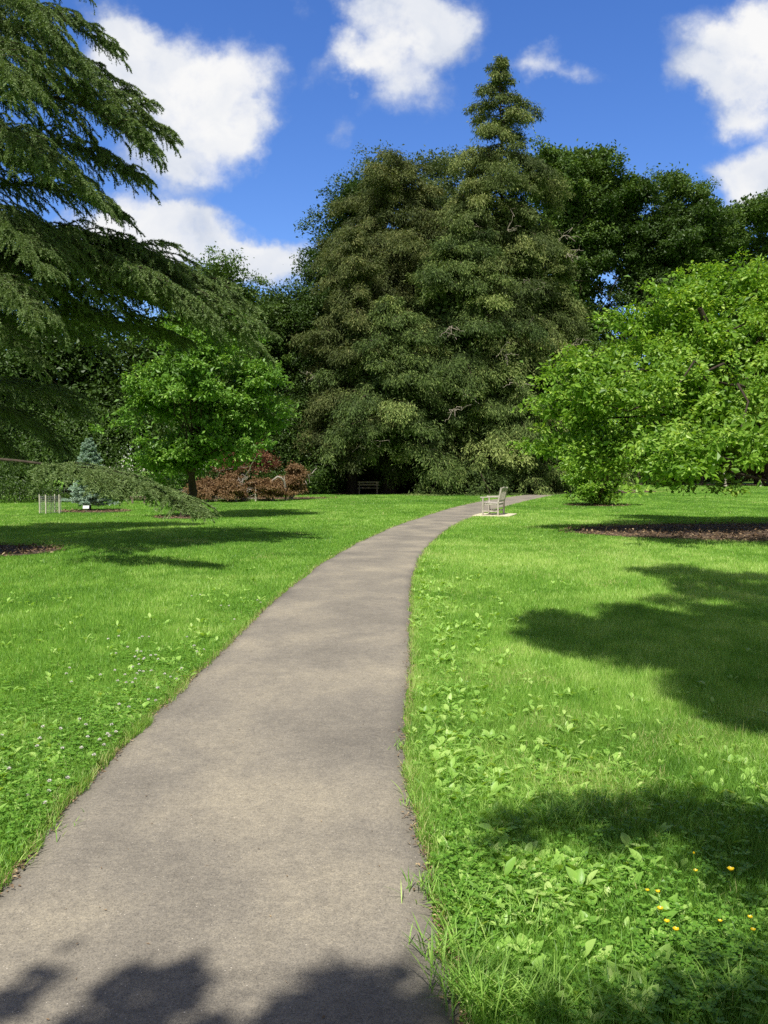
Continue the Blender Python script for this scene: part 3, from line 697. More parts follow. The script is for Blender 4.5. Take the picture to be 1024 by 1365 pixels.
# ------------------------------------------------------------------ deciduous trees of the wood
def blobs(Y, lst):
    """(px, py, rx px, ry px[, dY]) -> ellipsoids at distance Y"""
    out = []
    for q in lst:
        px, py, rx, ry = q[:4]; y = Y + (q[4] if len(q) > 4 else 0)
        s = y / F_PX; out.append((P(px, py, y), (rx * s, (rx + ry) / 2 * s, ry * s)))
    return out
DG = 'broadleaved trees of the wood'
broad_tree('broadleaf_tree', 'green tree with a rounded top just right of the left cloud, above the cedar boughs', DG, at(292, 60), blobs(60, [(292, 368, 34, 22), (262, 402, 36, 26), (322, 408, 36, 24), (290, 440, 70, 60), (300, 540, 70, 80)]), 'mid_leaf', 21, tufts=620, lpt=110, tuft_r=0.85)
broad_tree('broadleaf_tree', 'dark green tree standing between the left rounded crown and the conifers', DG, at(385, 64), blobs(64, [(372, 414, 42, 24), (412, 408, 40, 24), (350, 450, 56, 46), (410, 450, 50, 60), (380, 540, 70, 80)]), 'dark_leaf', 22, tufts=700, infill=0.5, lpt=110, tuft_r=0.9)
broad_tree('broadleaf_tree', 'blue-green tree whose shoulder shows left of the conifers against the sky', DG, at(470, 78), blobs(78, [(462, 300, 30, 34), (495, 272, 40, 34), (440, 358, 34, 24), (485, 345, 50, 56), (475, 430, 60, 70)]), 'dark_leaf', 23, tufts=620, infill=0.5, lpt=100, tuft_r=1.0, leaf=(0.2, 0.11))
broad_tree('broadleaf_tree', 'pale wispy tree top rising behind the conifers left of the spire', DG, at(545, 82), blobs(82, [(520, 225, 32, 24), (578, 218, 36, 20), (605, 232, 40, 26), (560, 262, 76, 36), (600, 300, 60, 40)]), 'wispy_leaf', 24, tufts=380, lpt=80, tuft_r=1.0, leaf=(0.2, 0.1), limbs=60, inner=0.3)
broad_tree('broadleaf_tree', 'tall green tree immediately right of the spire with a two-lobed top', DG, at(772, 95), blobs(95, [(742, 215, 30, 24), (788, 216, 34, 26), (770, 255, 60, 38), (750, 310, 50, 45), (790, 330, 40, 40), (760, 400, 60, 60), (770, 490, 70, 70), (820, 260, 34, 30), (760, 250, 50, 30)]), 'mid_leaf', 25, tufts=950, infill=0.4, lpt=110, tuft_r=0.85, leaf=(0.27, 0.16))
broad_tree('broadleaf_tree', 'very dark tree on the right with blue sky showing through its lower crown', DG, at(852, 94), blobs(94, [(850, 258, 40, 26), (830, 300, 44, 34), (880, 300, 42, 32), (855, 350, 30, 22), (905, 345, 40, 36), (775, 340, 26, 34), (790, 430, 30, 20), (860, 440, 40, 26), (910, 420, 40, 40), (815, 400, 34, 16), (740, 420, 40, 50), (875, 325, 64, 50), (800, 295, 44, 44), (930, 320, 44, 50), (835, 370, 50, 22), (890, 400, 70, 50)]), 'dark_leaf', 26, tufts=1000, infill=0.4, lpt=110, tuft_r=0.85, leaf=(0.27, 0.16), limbs=40)
broad_tree('broadleaf_tree', 'feathery-topped tree at the right with separate upswept sprays', DG, at(905, 97), blobs(97, [(905, 252, 26, 22), (935, 272, 26, 20), (890, 285, 40, 28), (925, 330, 45, 30), (940, 390, 50, 50), (900, 480, 70, 70), (960, 320, 40, 30)]), 'mid_leaf', 27, tufts=620, infill=0.4, lpt=80, tuft_r=0.95, leaf=(0.25, 0.13), limbs=60)
broad_tree('broadleaf_tree', 'hazy green tree at the right frame edge below the small cloud', DG, at(985, 98), blobs(98, [(960, 296, 34, 26), (1005, 288, 36, 28), (985, 340, 64, 40), (1045, 285, 44, 40), (1000, 420, 80, 60), (1000, 520, 90, 70)]), 'mid_leaf', 28, tufts=800, infill=0.4, lpt=100, tuft_r=0.85, leaf=(0.27, 0.16))

# dark trees deeper in the wood closing the view; the ones whose crowns show
rngb = np.random.default_rng(5)
BG = 'trees deeper in the wood'
back = [(-220, 62, 300, 'behind the cedar beyond the left frame edge'), (-60, 64, 380, 'deep behind the cedar at far left'), (15, 60, 440, 'behind the wire fence at far left'), (90, 62, 400, 'behind the blue spruce'), (215, 66, 430, 'behind the lone lawn tree'),
        (330, 72, 430, 'behind the russet maples'), (440, 95, 420, 'behind the left olive conifer'), (560, 97, 400, 'in the gloom behind the plank bench'), (690, 97, 400, 'behind the base of the spired conifer'), (800, 98, 470, 'showing under the sky gap at right'), (900, 100, 470, 'behind the lime green tree'),
        (1010, 100, 440, 'behind the pale slim trunks'), (1130, 100, 380, 'beyond the right frame edge'), (1300, 98, 350, 'far outside to the right')]
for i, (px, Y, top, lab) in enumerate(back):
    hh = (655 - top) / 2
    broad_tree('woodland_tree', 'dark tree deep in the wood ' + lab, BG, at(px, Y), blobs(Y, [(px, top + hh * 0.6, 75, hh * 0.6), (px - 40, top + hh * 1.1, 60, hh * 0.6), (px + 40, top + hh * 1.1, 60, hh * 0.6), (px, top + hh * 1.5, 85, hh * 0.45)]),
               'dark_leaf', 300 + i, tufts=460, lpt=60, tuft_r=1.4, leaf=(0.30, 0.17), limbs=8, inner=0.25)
# undergrowth along the edge of the wood
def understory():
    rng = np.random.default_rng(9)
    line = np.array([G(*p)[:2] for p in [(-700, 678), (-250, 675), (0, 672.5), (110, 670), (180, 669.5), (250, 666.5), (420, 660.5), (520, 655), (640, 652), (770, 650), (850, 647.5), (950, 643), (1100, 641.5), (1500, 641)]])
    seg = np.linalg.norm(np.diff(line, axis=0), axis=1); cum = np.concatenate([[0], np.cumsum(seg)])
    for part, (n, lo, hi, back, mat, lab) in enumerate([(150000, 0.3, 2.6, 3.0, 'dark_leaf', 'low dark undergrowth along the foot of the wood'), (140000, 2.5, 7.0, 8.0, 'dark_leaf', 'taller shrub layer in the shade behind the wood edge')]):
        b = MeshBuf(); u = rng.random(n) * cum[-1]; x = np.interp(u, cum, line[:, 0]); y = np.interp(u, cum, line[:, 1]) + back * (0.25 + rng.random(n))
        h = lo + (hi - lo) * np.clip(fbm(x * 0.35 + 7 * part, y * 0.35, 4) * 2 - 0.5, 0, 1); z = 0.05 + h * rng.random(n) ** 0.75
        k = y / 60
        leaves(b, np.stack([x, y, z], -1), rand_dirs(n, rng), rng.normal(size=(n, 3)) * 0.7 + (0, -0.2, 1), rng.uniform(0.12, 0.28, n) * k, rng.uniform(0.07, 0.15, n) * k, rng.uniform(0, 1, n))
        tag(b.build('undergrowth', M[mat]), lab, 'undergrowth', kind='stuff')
understory()

# ------------------------------------------------------------------ lawn trees
lt = G(247, 690)
broad_tree('lawn_tree', 'lone small tree with dark trunk and tiers of fresh green leaves left of the path', None, lt[:2],
           blobs(lt[1], [(290, 436, 55, 34, 1), (255, 462, 64, 46), (330, 500, 44, 36), (345, 545, 34, 30), (280, 560, 74, 44), (215, 540, 46, 44), (235, 600, 50, 24), (320, 590, 34, 22), (250, 500, 60, 40, -1.5), (275, 612, 50, 16), (345, 580, 26, 26, .5), (255, 428, 50, 26)]),
           'fresh_leaf', 31, tufts=760, lpt=60, leaf=(0.13, 0.065), tuft_r=0.34, trunk_r=0.15, up=1.1, flat=0.4, drop=0.35, pad=0.6, limbs=40, trunk_top=5.0)
broad_tree('lime_tree', 'wide bright lime-green tree at the right frame edge, low boughs hanging over a mulch bed', None, (12.4, 25.5),
           blobs(24, [(905, 402, 46, 30), (960, 392, 56, 30, 1), (1030, 398, 60, 34, 1), (835, 446, 46, 26), (890, 465, 66, 44), (985, 465, 80, 56), (1080, 480, 90, 80), (800, 496, 44, 28, -1), (850, 530, 76, 44, -2), (950, 545, 90, 56, -2),
                      (1050, 560, 80, 60), (765, 556, 32, 24, -1), (745, 594, 24, 16, -1), (790, 590, 44, 28, -1), (860, 604, 66, 30, -1), (775, 622, 24, 14, -1), (930, 610, 70, 26), (1000, 606, 60, 24), (1180, 450, 100, 90), (1150, 560, 90, 60, 2), (880, 560, 60, 40, 4),
                      (960, 600, 70, 22, -5.5), (1060, 590, 80, 30, -6), (880, 598, 50, 20, -5)]),
           'bright_leaf', 32, tufts=1700, infill=0.14, lpt=58, leaf=(0.13, 0.072), tuft_r=0.36, trunk_r=0.24, up=0.85, flat=0.55, drop=0.2, pad=0.75, inner=0.6, limbs=90, trunk_top=6.0)
sh = G(797, 674)
broad_tree('young_tree', 'young leafy tree with low skirts on a small mulch ring beyond the bench', None, sh[:2],
           blobs(sh[1], [(797, 655, 22, 13), (792, 630, 26, 18), (800, 600, 34, 24), (790, 570, 30, 22)]), 'bright_leaf', 33, tufts=300, lpt=45, leaf=(0.16, 0.075), tuft_r=0.42, trunk_r=0.07, up=1.0, flat=0.5, limbs=16, stems=2)
for i, (px, by, lab, bk) in enumerate([(936, 648, 'dark-trunked slim tree, leftmost of the three beyond the lime green tree', 'bark'), (967, 649, 'middle slim pale trunk of the three beyond the lime green tree', 'pale_bark'), (1013, 649, 'palest slim trunk, nearest the right frame edge', 'pale_bark')]):
    g = G(px, by)
    broad_tree('slim_tree', lab, 'slim trees on the far right lawn', g[:2], blobs(g[1], [(px, 580, 26, 20), (px - 8, 600, 22, 14), (px + 6, 550, 20, 24)]), 'mid_leaf', 40 + i, tufts=80, lpt=60, leaf=(0.2, 0.11), tuft_r=0.7, trunk_r=0.13, bark=bk, limbs=14)

# blue spruce
def spruce():
    g = G(120, 681); rng = np.random.default_rng(50)
    H = 2.95; root = empty('blue_spruce', g, 'small pale blue-green spruce on a mulch ring behind the low cedar bough', 'tree')
    buf = MeshBuf(); wb = MeshBuf(); 
    for i in range(90):
        z0 = 0.2 + (H - 0.25) * (i / 90); r = (0.98 * (1 - z0 / H) ** 0.9 + 0.08) * rng.uniform(0.6, 1.12); az = i * 2.4
        pos, dr, ax, cv = bough_points(rng, 1.0, nsec=12, sec=0.42, nter=5, ter=0.14, nel=16, droop=-0.05, arch=0.02, hang=0.15, plane=0.15)
        ca, sa = math.cos(az), math.sin(az); pt = 0.1 + 0.5 * z0 / H; cz, sz_ = math.cos(pt), math.sin(pt)
        Rm = np.array([[ca * cz, -sa, -ca * sz_], [sa * cz, ca, -sa * sz_], [sz_, 0, cz]]); C = (pos * r) @ Rm.T + (0, 0, z0)
        n = len(C); leaves(buf, C, norm(dr @ Rm.T) + rng.normal(size=C.shape) * 0.6, rng.normal(size=(n, 3)) + (0, 0, .6), rng.uniform(.04, .075, n), rng.uniform(.015, .03, n), np.clip(rng.normal(.5, .25, n), 0, 1))
        tube(wb, (ax * r) @ Rm.T + (0, 0, z0), np.linspace(.012, .004, 12), 4)
    buf.build('crown', M['spruce_blue'], root)
    tube(wb, [[0, 0, 0], [0, 0, 1], [0, 0, H - .1]], [.06, .04, .008], 8); wb.build('trunk', M['bark'], root)
spruce()

# russet maples
MG = 'russet japanese maples along the foot of the wood'
def maple(px, top, wpx, base_py, mat, seed, lab, name='maple_shrub'):
    g = G(px, base_py); s = g[1] / F_PX; h = (base_py - top)
    bl = blobs(g[1], [(px, top + h * 0.36, wpx * 0.36, h * 0.33), (px - wpx * 0.26, top + h * 0.55, wpx * 0.26, h * 0.33), (px + wpx * 0.26, top + h * 0.55, wpx * 0.26, h * 0.33), (px, top + h * 0.6, wpx * 0.3, h * 0.3, -0.8)])
    broad_tree(name, lab, MG, g[:2], bl, mat, seed, tufts=int(70 + wpx * 1.6), lpt=90, leaf=(0.10, 0.045), tuft_r=0.22, trunk_r=0.05, bark='pale_bark', up=1.0, flat=0.45, drop=0.5, limbs=10, cat='shrub', stems=2, inner=0.5)
maple(268, 636, 38, 669, 'brown_leaf', 61, 'russet maple mound nearest the lone lawn tree, brown and rounded')
maple(303, 627, 50, 669, 'brown_leaf', 62, 'largest russet mound, coppery and domed, left of the hook with its plate')
maple(312, 644, 34, 667.5, 'red_leaf', 63, 'small wine-red maple low in front of the largest russet mound')
maple(357, 636, 40, 668, 'brown_leaf', 64, 'russet maple behind the hook, crossed by a pale bent limb')
maple(393, 619, 32, 666.5, 'brown_leaf', 65, 'tall tawny maple at the right end of the russet row')
def maple_tree():
    g = G(322, 664)
    broad_tree('maple_tree', 'thin dark-red maple spreading above the russet mounds', MG, g[:2], blobs(g[1], [(322, 604, 34, 13), (300, 620, 20, 10), (345, 612, 18, 12)]), 'red_leaf', 66, tufts=90, lpt=70, leaf=(0.12, 0.05), tuft_r=0.45, trunk_r=0.07, up=1.0, flat=0.4, limbs=16)
maple_tree()
# bent pale limb
b = MeshBuf(); g = G(372, 667); pts = np.array([P(358, 648, g[1] - 1.2), P(364, 640, g[1] - 1.3), P(370, 635.5, g[1] - 1.3), P(375, 637, g[1] - 1.2), P(379, 642, g[1] - 1.1), P(381, 655, g[1] - 1), P(381, 666.5, g[1] - 1)])
pts[-1][2] = 0
tube(b, pts, [.03, .05, .06, .06, .06, .065, .08], 8); tube(b, [pts[4], P(379, 634, g[1] - 1.1)], [.04, .02], 6)
tag(b.build('dead_trunk', M['pale_bark']), 'bare pale bent trunk arching through the russet shrubs', 'dead tree')

# mulch beds
mulch_bed('mulch_bed', 11.2, 22.9, 6.3, 3.6, 8000, 71, 'brown mulch bed under the lime green tree, sunlit at its near rim')
mulch_bed('mulch_bed', sh[0], sh[1], 1.5, 1.1, 900, 72, 'small mulch ring around the young leafy tree')
mulch_bed('mulch_bed', lt[0], lt[1], 1.1, 0.9, 700, 73, 'shaded mulch ring round the lone lawn tree trunk')
sg_ = G(118, 682); mulch_bed('mulch_bed', sg_[0] + 0.2, sg_[1], 1.5, 1.1, 900, 74, 'mulch ring under the blue-green spruce')
mulch_bed('mulch_bed', -8.9, 17.3, 2.3, 1.6, 2200, 75, 'dark mulch under the cedar at the left frame edge')
mulch_bed('mulch_bed', -9.5, 50.5, 6.6, 2.6, 3500, 76, 'leafy mulch strip under the russet maples')
mulch_bed('mulch_bed', 5.5, 67.5, 16.5, 9.3, 9000, 77, 'needle and leaf litter under the tall conifers')
mulch_bed('mulch_bed', 40, 98, 16, 6, 3000, 78, 'bare brown ground beyond the slim trees at right')

# ------------------------------------------------------------------ grass
def bed_mask(x, y):
    m = np.zeros(len(x), bool)
    w = (fbm(x * 3, y * 3, 17) - 0.5) * 0.3
    for cx, cy, rx, ry in BEDS: m |= ((x - cx) / rx) ** 2 + ((y - cy) / ry) ** 2 < 1 + w
    return m
def grass():
    rng = np.random.default_rng(80)
    def sample(n, d0, d1, power):
        u = rng.random(n)
        if power == 'log': d = d0 * (d1 / d0) ** u
        else: d = np.sqrt(d0 * d0 + (d1 * d1 - d0 * d0) * u)
        half = 0.47 * d + 1.6
        return (rng.random(n) * 2 - 1) * half, d
    sets = []
    x, y = sample(420000, 1.7, 5.5, 'area'); sets.append((x, y, 0))
    x, y = sample(1500000, 5.0, 100.0, 'log'); sets.append((x, y, 1))
    for x, y, kind in sets:
        wob = (fbm(x * 6, y * 6, 21) - 0.5) * 0.09
        keep = ~path_side(x, y, -0.01 + wob[:] * 0 ) | False
        keep = ~((x > np.interp(y, YS, XL) + 0.02 + wob) & (x < np.interp(y, YS, XR) - 0.02 - wob) & (y < 71.5)) & ~bed_mask(x, y)
        keep &= ~((y > 55) & (x > -9) & (x < 9.5) & (y > 58)) 
        x, y = x[keep], y[keep]; n = len(x)
        big = fbm(x * 0.5, y * 0.35, 31); mid = fbm(x * 2.3, y * 2.3, 33); small = vnoise(x * 9, y * 9, 35)
        d = y
        xr = np.interp(y, YS, XR); xl = np.interp(y, YS, XL)
        edge = np.exp(-np.minimum(np.abs(x - xr), np.abs(x - xl)) / 0.10)
        right = (x > xr)
        h = 0.030 + 0.032 * big + 0.022 * mid + np.where(right, 0.012, 0.0) * np.exp(-(x - xr).clip(0) / 1.0) + 0.016 * edge * (mid > 0.5)
        h *= rng.uniform(0.55, 1.35, n); tall = rng.random(n) < 0.012; h[tall] *= 1.8
        w = np.maximum(0.0030, d * 0.00062) * rng.uniform(0.7, 1.3, n)
        h *= np.interp(d, [4, 9], [1.0, 0.78]); h = np.maximum(h, d * 0.0011)
        az = rng.uniform(0, 2 * np.pi, n); lean = rng.uniform(0.05, 0.75, n) + 0.25 * (small - 0.5)
        dx, dy = np.cos(az) * lean, np.sin(az) * lean
        tint = np.clip(0.10 + 0.42 * big + 0.34 * (mid - 0.3) + 0.12 * (small - .5) + rng.normal(0, 0.15, n) + np.where(right, 0.20 * np.clip((y - 3) / 4, 0, 1) * np.clip((34 - y) / 12, 0, 1), 0.0) - 0.14 * np.clip((6 - y) / 2, 0, 1) + 0.45 * (fbm(x * 5.0, y * 2.6, 77, 3) - 0.5) + 0.55 * (fbm(x * 0.25 + 9, y * 0.18, 78, 3) - 0.5) + 0.3 * (vnoise(x * 1.1, y * 0.9, 79) - 0.5), 0, 0.93)
        dry = rng.random(n) < (0.012 + 0.30 * np.exp(-np.minimum(np.abs(x - xr), np.abs(x - xl)) / 0.035) + 0.25 * np.clip((fbm(x * 0.9, y * 0.9, 55) - 0.66) * 7, 0, 1))
        tint[dry] = rng.uniform(0.94, 1.0, dry.sum())
        wa = rng.uniform(0, 2 * np.pi, n); sx_, sy_ = np.cos(wa) * w / 2, np.sin(wa) * w / 2
        z0 = np.zeros(n)
        b = MeshBuf()
        def pt(k, t, hh): return np.stack([x + dx * h * t ** 1.6 * 1.0 + sx_ * k, y + dy * h * t ** 1.6 + sy_ * k, z0 + hh * h], -1)
        if kind == 0:
            V = np.stack([pt(-1, 0, 0), pt(1, 0, 0), pt(0.85, 0.5, 0.55), pt(-0.85, 0.5, 0.55), pt(0, 1, 0.95)], 1).reshape(-1, 3)
            i = np.arange(n)[:, None] * 5
            b.add(V, i + np.array([0, 1, 2, 3]), np.repeat(tint, 5)); b.f.append((i + np.array([3, 2, 4])).astype(np.int32)); b.m.append(np.zeros(n, np.int32)); b.sm.append(np.zeros(n, bool))
        else:
            V = np.stack([pt(-1, 0, 0), pt(1, 0, 0), pt(0, 1, 1)], 1).reshape(-1, 3)
            b.add(V, np.arange(3 * n).reshape(n, 3), np.repeat(tint, 3))
        tag(b.build('grass', M['grass']), 'bright green mown grass of the lawn, ' + ('nearest strip' if kind == 0 else 'stretching to the wood'), 'grass', kind='stuff')
grass()

# broad weeds, clover and litter
def grid_leaf(buf, C, A, N, L, W, tint, curve, mi=0):
    """leaves of five stations along the midrib with a groove and droop"""
    n = len(C); A = norm(A); S = norm(np.cross(N, A)); N2 = np.cross(A, S)
    ts = np.array([0, 0.18, 0.4, 0.65, 0.86, 1.0]); ws = np.array([0.10, 0.55, 1.0, 0.92, 0.5, 0.0])
    V = np.empty((n, len(ts) * 3, 3))
    for k, (t, w) in enumerate(zip(ts, ws)):
        c_ = C + A * (L * t)[:, None] + N2 * (-(t ** 2) * curve * L)[:, None]
        V[:, 3 * k] = c_ - S * (W * w / 2)[:, None] + N2 * (W * w * 0.16)[:, None]; V[:, 3 * k + 1] = c_; V[:, 3 * k + 2] = c_ + S * (W * w / 2)[:, None] + N2 * (W * w * 0.16)[:, None]
    fq = []
    for k in range(len(ts) - 1):
        a = 3 * k; fq += [[a, a + 1, a + 4, a + 3], [a + 1, a + 2, a + 5, a + 4]]
    F = (np.arange(n)[:, None, None] * len(ts) * 3 + np.array(fq)[None]).reshape(-1, 4)
    buf.add(V.reshape(-1, 3), F, np.repeat(tint, len(ts) * 3), mi, True)

def weeds():
    rng = np.random.default_rng(90)
    pts = []
    def cluster(px, py, rx, ry, k, s):
        for _ in range(int(k * 2.5)):
            g = G(px + rng.normal() * rx * 1.25, py + rng.normal() * ry * 1.2); 
            if g[2] == 0 and 1.8 < g[1] < 30: pts.append((g[0], g[1], s * rng.uniform(0.6, 1.25)))
    # right of the path
    for q in [(600, 1010, 25, 30, 26, 1.0), (690, 1045, 60, 25, 46, 1.0), (650, 950, 45, 30, 20, .9), (760, 1010, 60, 25, 22, .8), (600, 1100, 20, 30, 16, .9), (680, 1170, 60, 25, 26, 1.15), (780, 1165, 40, 20, 16, 1.15),
              (640, 1230, 30, 30, 14, 1.0), (760, 1215, 70, 30, 18, 1.1), (860, 1325, 40, 25, 9, 1.25), (700, 1310, 60, 30, 14, 1.0), (960, 1300, 60, 40, 10, .9), (1000, 1085, 30, 25, 12, 1.0), (870, 990, 90, 40, 20, .7),
              (590, 860, 22, 50, 34, .9), (570, 800, 12, 30, 22, .8), (640, 830, 40, 40, 22, .8), (575, 950, 15, 40, 18, .9), (900, 1230, 70, 50, 14, .7), (560, 770, 6, 20, 10, .8), (700, 760, 60, 30, 16, .8),
              (820, 1050, 60, 30, 14, .9), (1010, 1010, 20, 20, 8, .9),
              # left of the path
              (185, 955, 30, 15, 24, .9), (250, 880, 35, 25, 22, .9), (40, 1010, 40, 30, 20, .9), (90, 1060, 30, 30, 14, .8), (30, 1070, 25, 20, 14, 1.0), (140, 960, 60, 30, 20, .7), (60, 860, 60, 50, 24, .7), (330, 800, 40, 20, 16, .8), (30, 980, 30, 30, 12, .8)]: cluster(*q)
    pts = np.array(pts)
    keep = ~path_side(pts[:, 0], pts[:, 1], 0.02); pts = pts[keep]
    b = MeshBuf(); m = len(pts); k = 6; n = m * k; i = np.repeat(np.arange(m), k)
    az = rng.uniform(0, 2 * np.pi, n); el = rng.uniform(0.25, 1.1, n)
    A = np.stack([np.cos(az) * np.cos(el), np.sin(az) * np.cos(el), np.sin(el)], -1); N = np.stack([-np.cos(az) * np.sin(el), -np.sin(az) * np.sin(el), np.cos(el)], -1) + rng.normal(size=(n, 3)) * 0.15
    s = pts[i, 2]; L = s * rng.uniform(0.035, 0.095, n) * np.interp(pts[i, 1], [2, 5, 9], [0.62, 0.85, 1.0]); W = L * rng.uniform(0.36, 0.6, n)
    C = np.stack([pts[i, 0], pts[i, 1], 0 * s], -1) + A * 0.02; C[:, 2] = 0.012 + rng.uniform(0, 0.02, n)
    grid_leaf(b, C, A, N, L, W, np.clip(rng.normal(.55, .22, n), 0, 1), rng.uniform(0.1, 0.55, n))
    tag(b.build('broadleaf_weeds', M['weed']), 'broad pale green plantain leaves scattered through the grass beside the path', 'weeds', kind='stuff')
    # clover: three leaflets on a stalk, with white heads on the left
    c = []
    for (px, py, rx, ry, k) in [(150, 980, 60, 30, 1500), (230, 900, 50, 30, 1200), (60, 1080, 50, 40, 1000), (330, 820, 40, 20, 800), (60, 950, 60, 40, 900), (620, 1180, 30, 60, 500), (900, 1200, 120, 90, 700), (750, 1080, 90, 60, 450), (930, 1310, 70, 40, 450), (600, 900, 30, 60, 500)]:
        for _ in range(k):
            g = G(px + rng.normal() * rx, np.clip(py + rng.normal() * ry, 760, 1420)); c.append(g)
    c = np.array(c); c = c[~path_side(c[:, 0], c[:, 1], 0.01)]; m = len(c); b = MeshBuf()
    hz = rng.uniform(0.035, 0.075, m); a0 = rng.uniform(0, 6.28, m)
    for q in range(3):
        a = a0 + q * 2.094; A = np.stack([np.cos(a), np.sin(a), 0.15 + 0 * a], -1); C = c + np.stack([0 * hz, 0 * hz, hz], -1)
        leaves(b, C, A, np.tile([0, 0, 1.0], (m, 1)) + rng.normal(size=(m, 3)) * .25, rng.uniform(.014, .022, m), rng.uniform(.013, .02, m), np.clip(rng.normal(.5, .2, m), 0, 1), 0.1, 0, 0.65)
    needles(b, c, np.tile([0.05, 0, 1.0], (m, 1)), rand_dirs(m, rng), hz, 0.002, np.full(m, .3))
    w = np.array([G(px + rng.normal() * rx, py + rng.normal() * ry) for (px, py, rx, ry, k) in [(190, 930, 50, 40, 34), (230, 895, 50, 25, 26), (110, 1010, 50, 30, 16), (330, 810, 60, 20, 14), (60, 1050, 30, 30, 6)] for _ in range(k)])
    w = w[~path_side(w[:, 0], w[:, 1], 0.03)]
    for p in w:
        hh = rng.uniform(.06, .09); k = 40; d = rand_dirs(k, rng); d[:, 2] = np.abs(d[:, 2]) * 0.9
        leaves(b, np.tile(p + (0, 0, hh), (k, 1)), d, rand_dirs(k, rng), .013, .007, rng.random(k), .2, 1)
        tube(b, [p, p + (0.003, 0, hh)], .0012, 3, 0, .4)
    tag(b.build('clover', [M['clover'], M['petal_w']]), 'clover patches with small white flower heads along the left path edge', 'clover', kind='stuff')
    # long grass tufts
    b = MeshBuf()
    for (px, py, k, hh) in [(745, 1105, 120, .17), (785, 1095, 60, .13), (630, 1335, 200, .16), (660, 1350, 160, .15), (600, 1280, 110, .12), (575, 1195, 90, .10), (560, 1075, 80, .09), (730, 1350, 120, .13), (700, 1240, 60, .11), (820, 1350, 90, .12), (545, 1000, 60, .08), (960, 1340, 120, .11), (20, 1150, 90, .09), (60, 1110, 70, .08), (620, 1225, 90, .11)]:
        g = G(px, py); C = g + rng.normal(size=(k, 3)) * (.05, .05, 0); az = rng.uniform(0, 6.28, k); ln = rng.uniform(.1, .6, k)
        A = np.stack([np.cos(az) * ln, np.sin(az) * ln, np.ones(k)], -1)
        grid_leaf(b, C, A, np.stack([-np.cos(az), -np.sin(az), ln], -1) + rng.normal(size=(k, 3)) * .2, hh * rng.uniform(.5, 1.2, k), np.full(k, .0045), np.clip(rng.normal(.5, .2, k), 0, .93), rng.uniform(.2, .7, k))
    tag(b.build('long_grass', M['grass']), 'long uncut grass tufts close to the right path edge', 'grass', kind='stuff')
    # litter at path edges
    b = MeshBuf(); n = 9000; y = 1.8 * (45 / 1.8) ** rng.random(n); side = rng.random(n) < .5
    x = np.where(side, np.interp(y, YS, XL) + np.abs(rng.normal(0, .03, n)) - .02, np.interp(y, YS, XR) - np.abs(rng.normal(0, .03, n)) + .02)
    C = np.stack([x, y, np.full(n, .012) + rng.uniform(0, .015, n)], -1)
    leaves(b, C, rand_dirs(n, rng) * (1, 1, .2), rand_dirs(n, rng) * .4 + (0, 0, 1), rng.uniform(.008, .03, n) , rng.uniform(.003, .012, n), rng.random(n))
    n = 160; y = 1.8 + 14 * rng.random(n) ** 1.5; t = rng.random(n); x = np.interp(y, YS, XL) * t + np.interp(y, YS, XR) * (1 - t)
    C = np.stack([x, y, np.full(n, .026)], -1)
    leaves(b, C, rand_dirs(n, rng) * (1, 1, .1), rand_dirs(n, rng) * .2 + (0, 0, 1), rng.uniform(.006, .022, n), rng.uniform(.002, .008, n), rng.random(n))
    tag(b.build('leaf_litter', M['litter']), 'dry brown leaf crumbs along both edges of the path', 'leaf litter', kind='stuff')
weeds()

# buttercups
FL = [(925, 1138, 'tallest yellow flower, closed bud above the others near the right frame edge'), (927, 1162, 'yellow flower directly below the tall bud'), (974, 1161, 'wide open yellow flower, the largest near the right frame edge'),
      (863, 1188, 'leftmost yellow flower of the patch'), (877, 1190, 'yellow flower just right of the leftmost one'), (880, 1213, 'bright yellow flower in the middle left of the patch'), (889, 1230, 'yellow flower under the middle left one'),
      (901, 1241, 'lowest yellow flower of the patch'), (960, 1229, 'yellow flower halfway between the lowest one and the right frame edge'), (1000, 1224, 'yellow flower close to the right frame edge, upper of two'), (1004, 1241, 'yellow flower close to the right frame edge, lower of two')]
rf = np.random.default_rng(95)
for i, (px, py, lab) in enumerate(FL):
    hz = [.24, .15, .12, .10, .11, .10, .11, .12, .10, .09, .10][i]; Y = None
    d = ray(px, py); t = (hz - CAM_H) / d[2]; top = np.array([d[0] * t, d[1] * t, hz])
    root = empty('buttercup', (top[0], top[1], 0), lab, 'flower', 'yellow buttercups in the grass at lower right')
    b = MeshBuf(); a = np.arange(5) * 2 * np.pi / 5 + rf.random(); s = [0.5, .8, 1.25, .7, .8, 1, .9, 1, .7, .8, .8][i]
    A = np.stack([np.cos(a), np.sin(a), 0.55 + 0 * a + (1.5 if i == 0 else 0)], -1)
    grid_leaf(b, np.tile([0, 0, hz], (5, 1)).astype(float), A, np.stack([-np.cos(a) * .5, -np.sin(a) * .5, 1 + 0 * a], -1), np.full(5, .015 * s), np.full(5, .015 * s), rf.random(5), np.full(5, -.2))
    b.build('petals', M['petal_y'], root)
    b = MeshBuf(); q = np.linspace(0, 1, 6); tube(b, np.stack([.02 * np.sin(q * 3) * (1 - q), .015 * (1 - q) * q, q * hz], -1), .0013, 5); 
    b.build('stem', M['clover'], root)

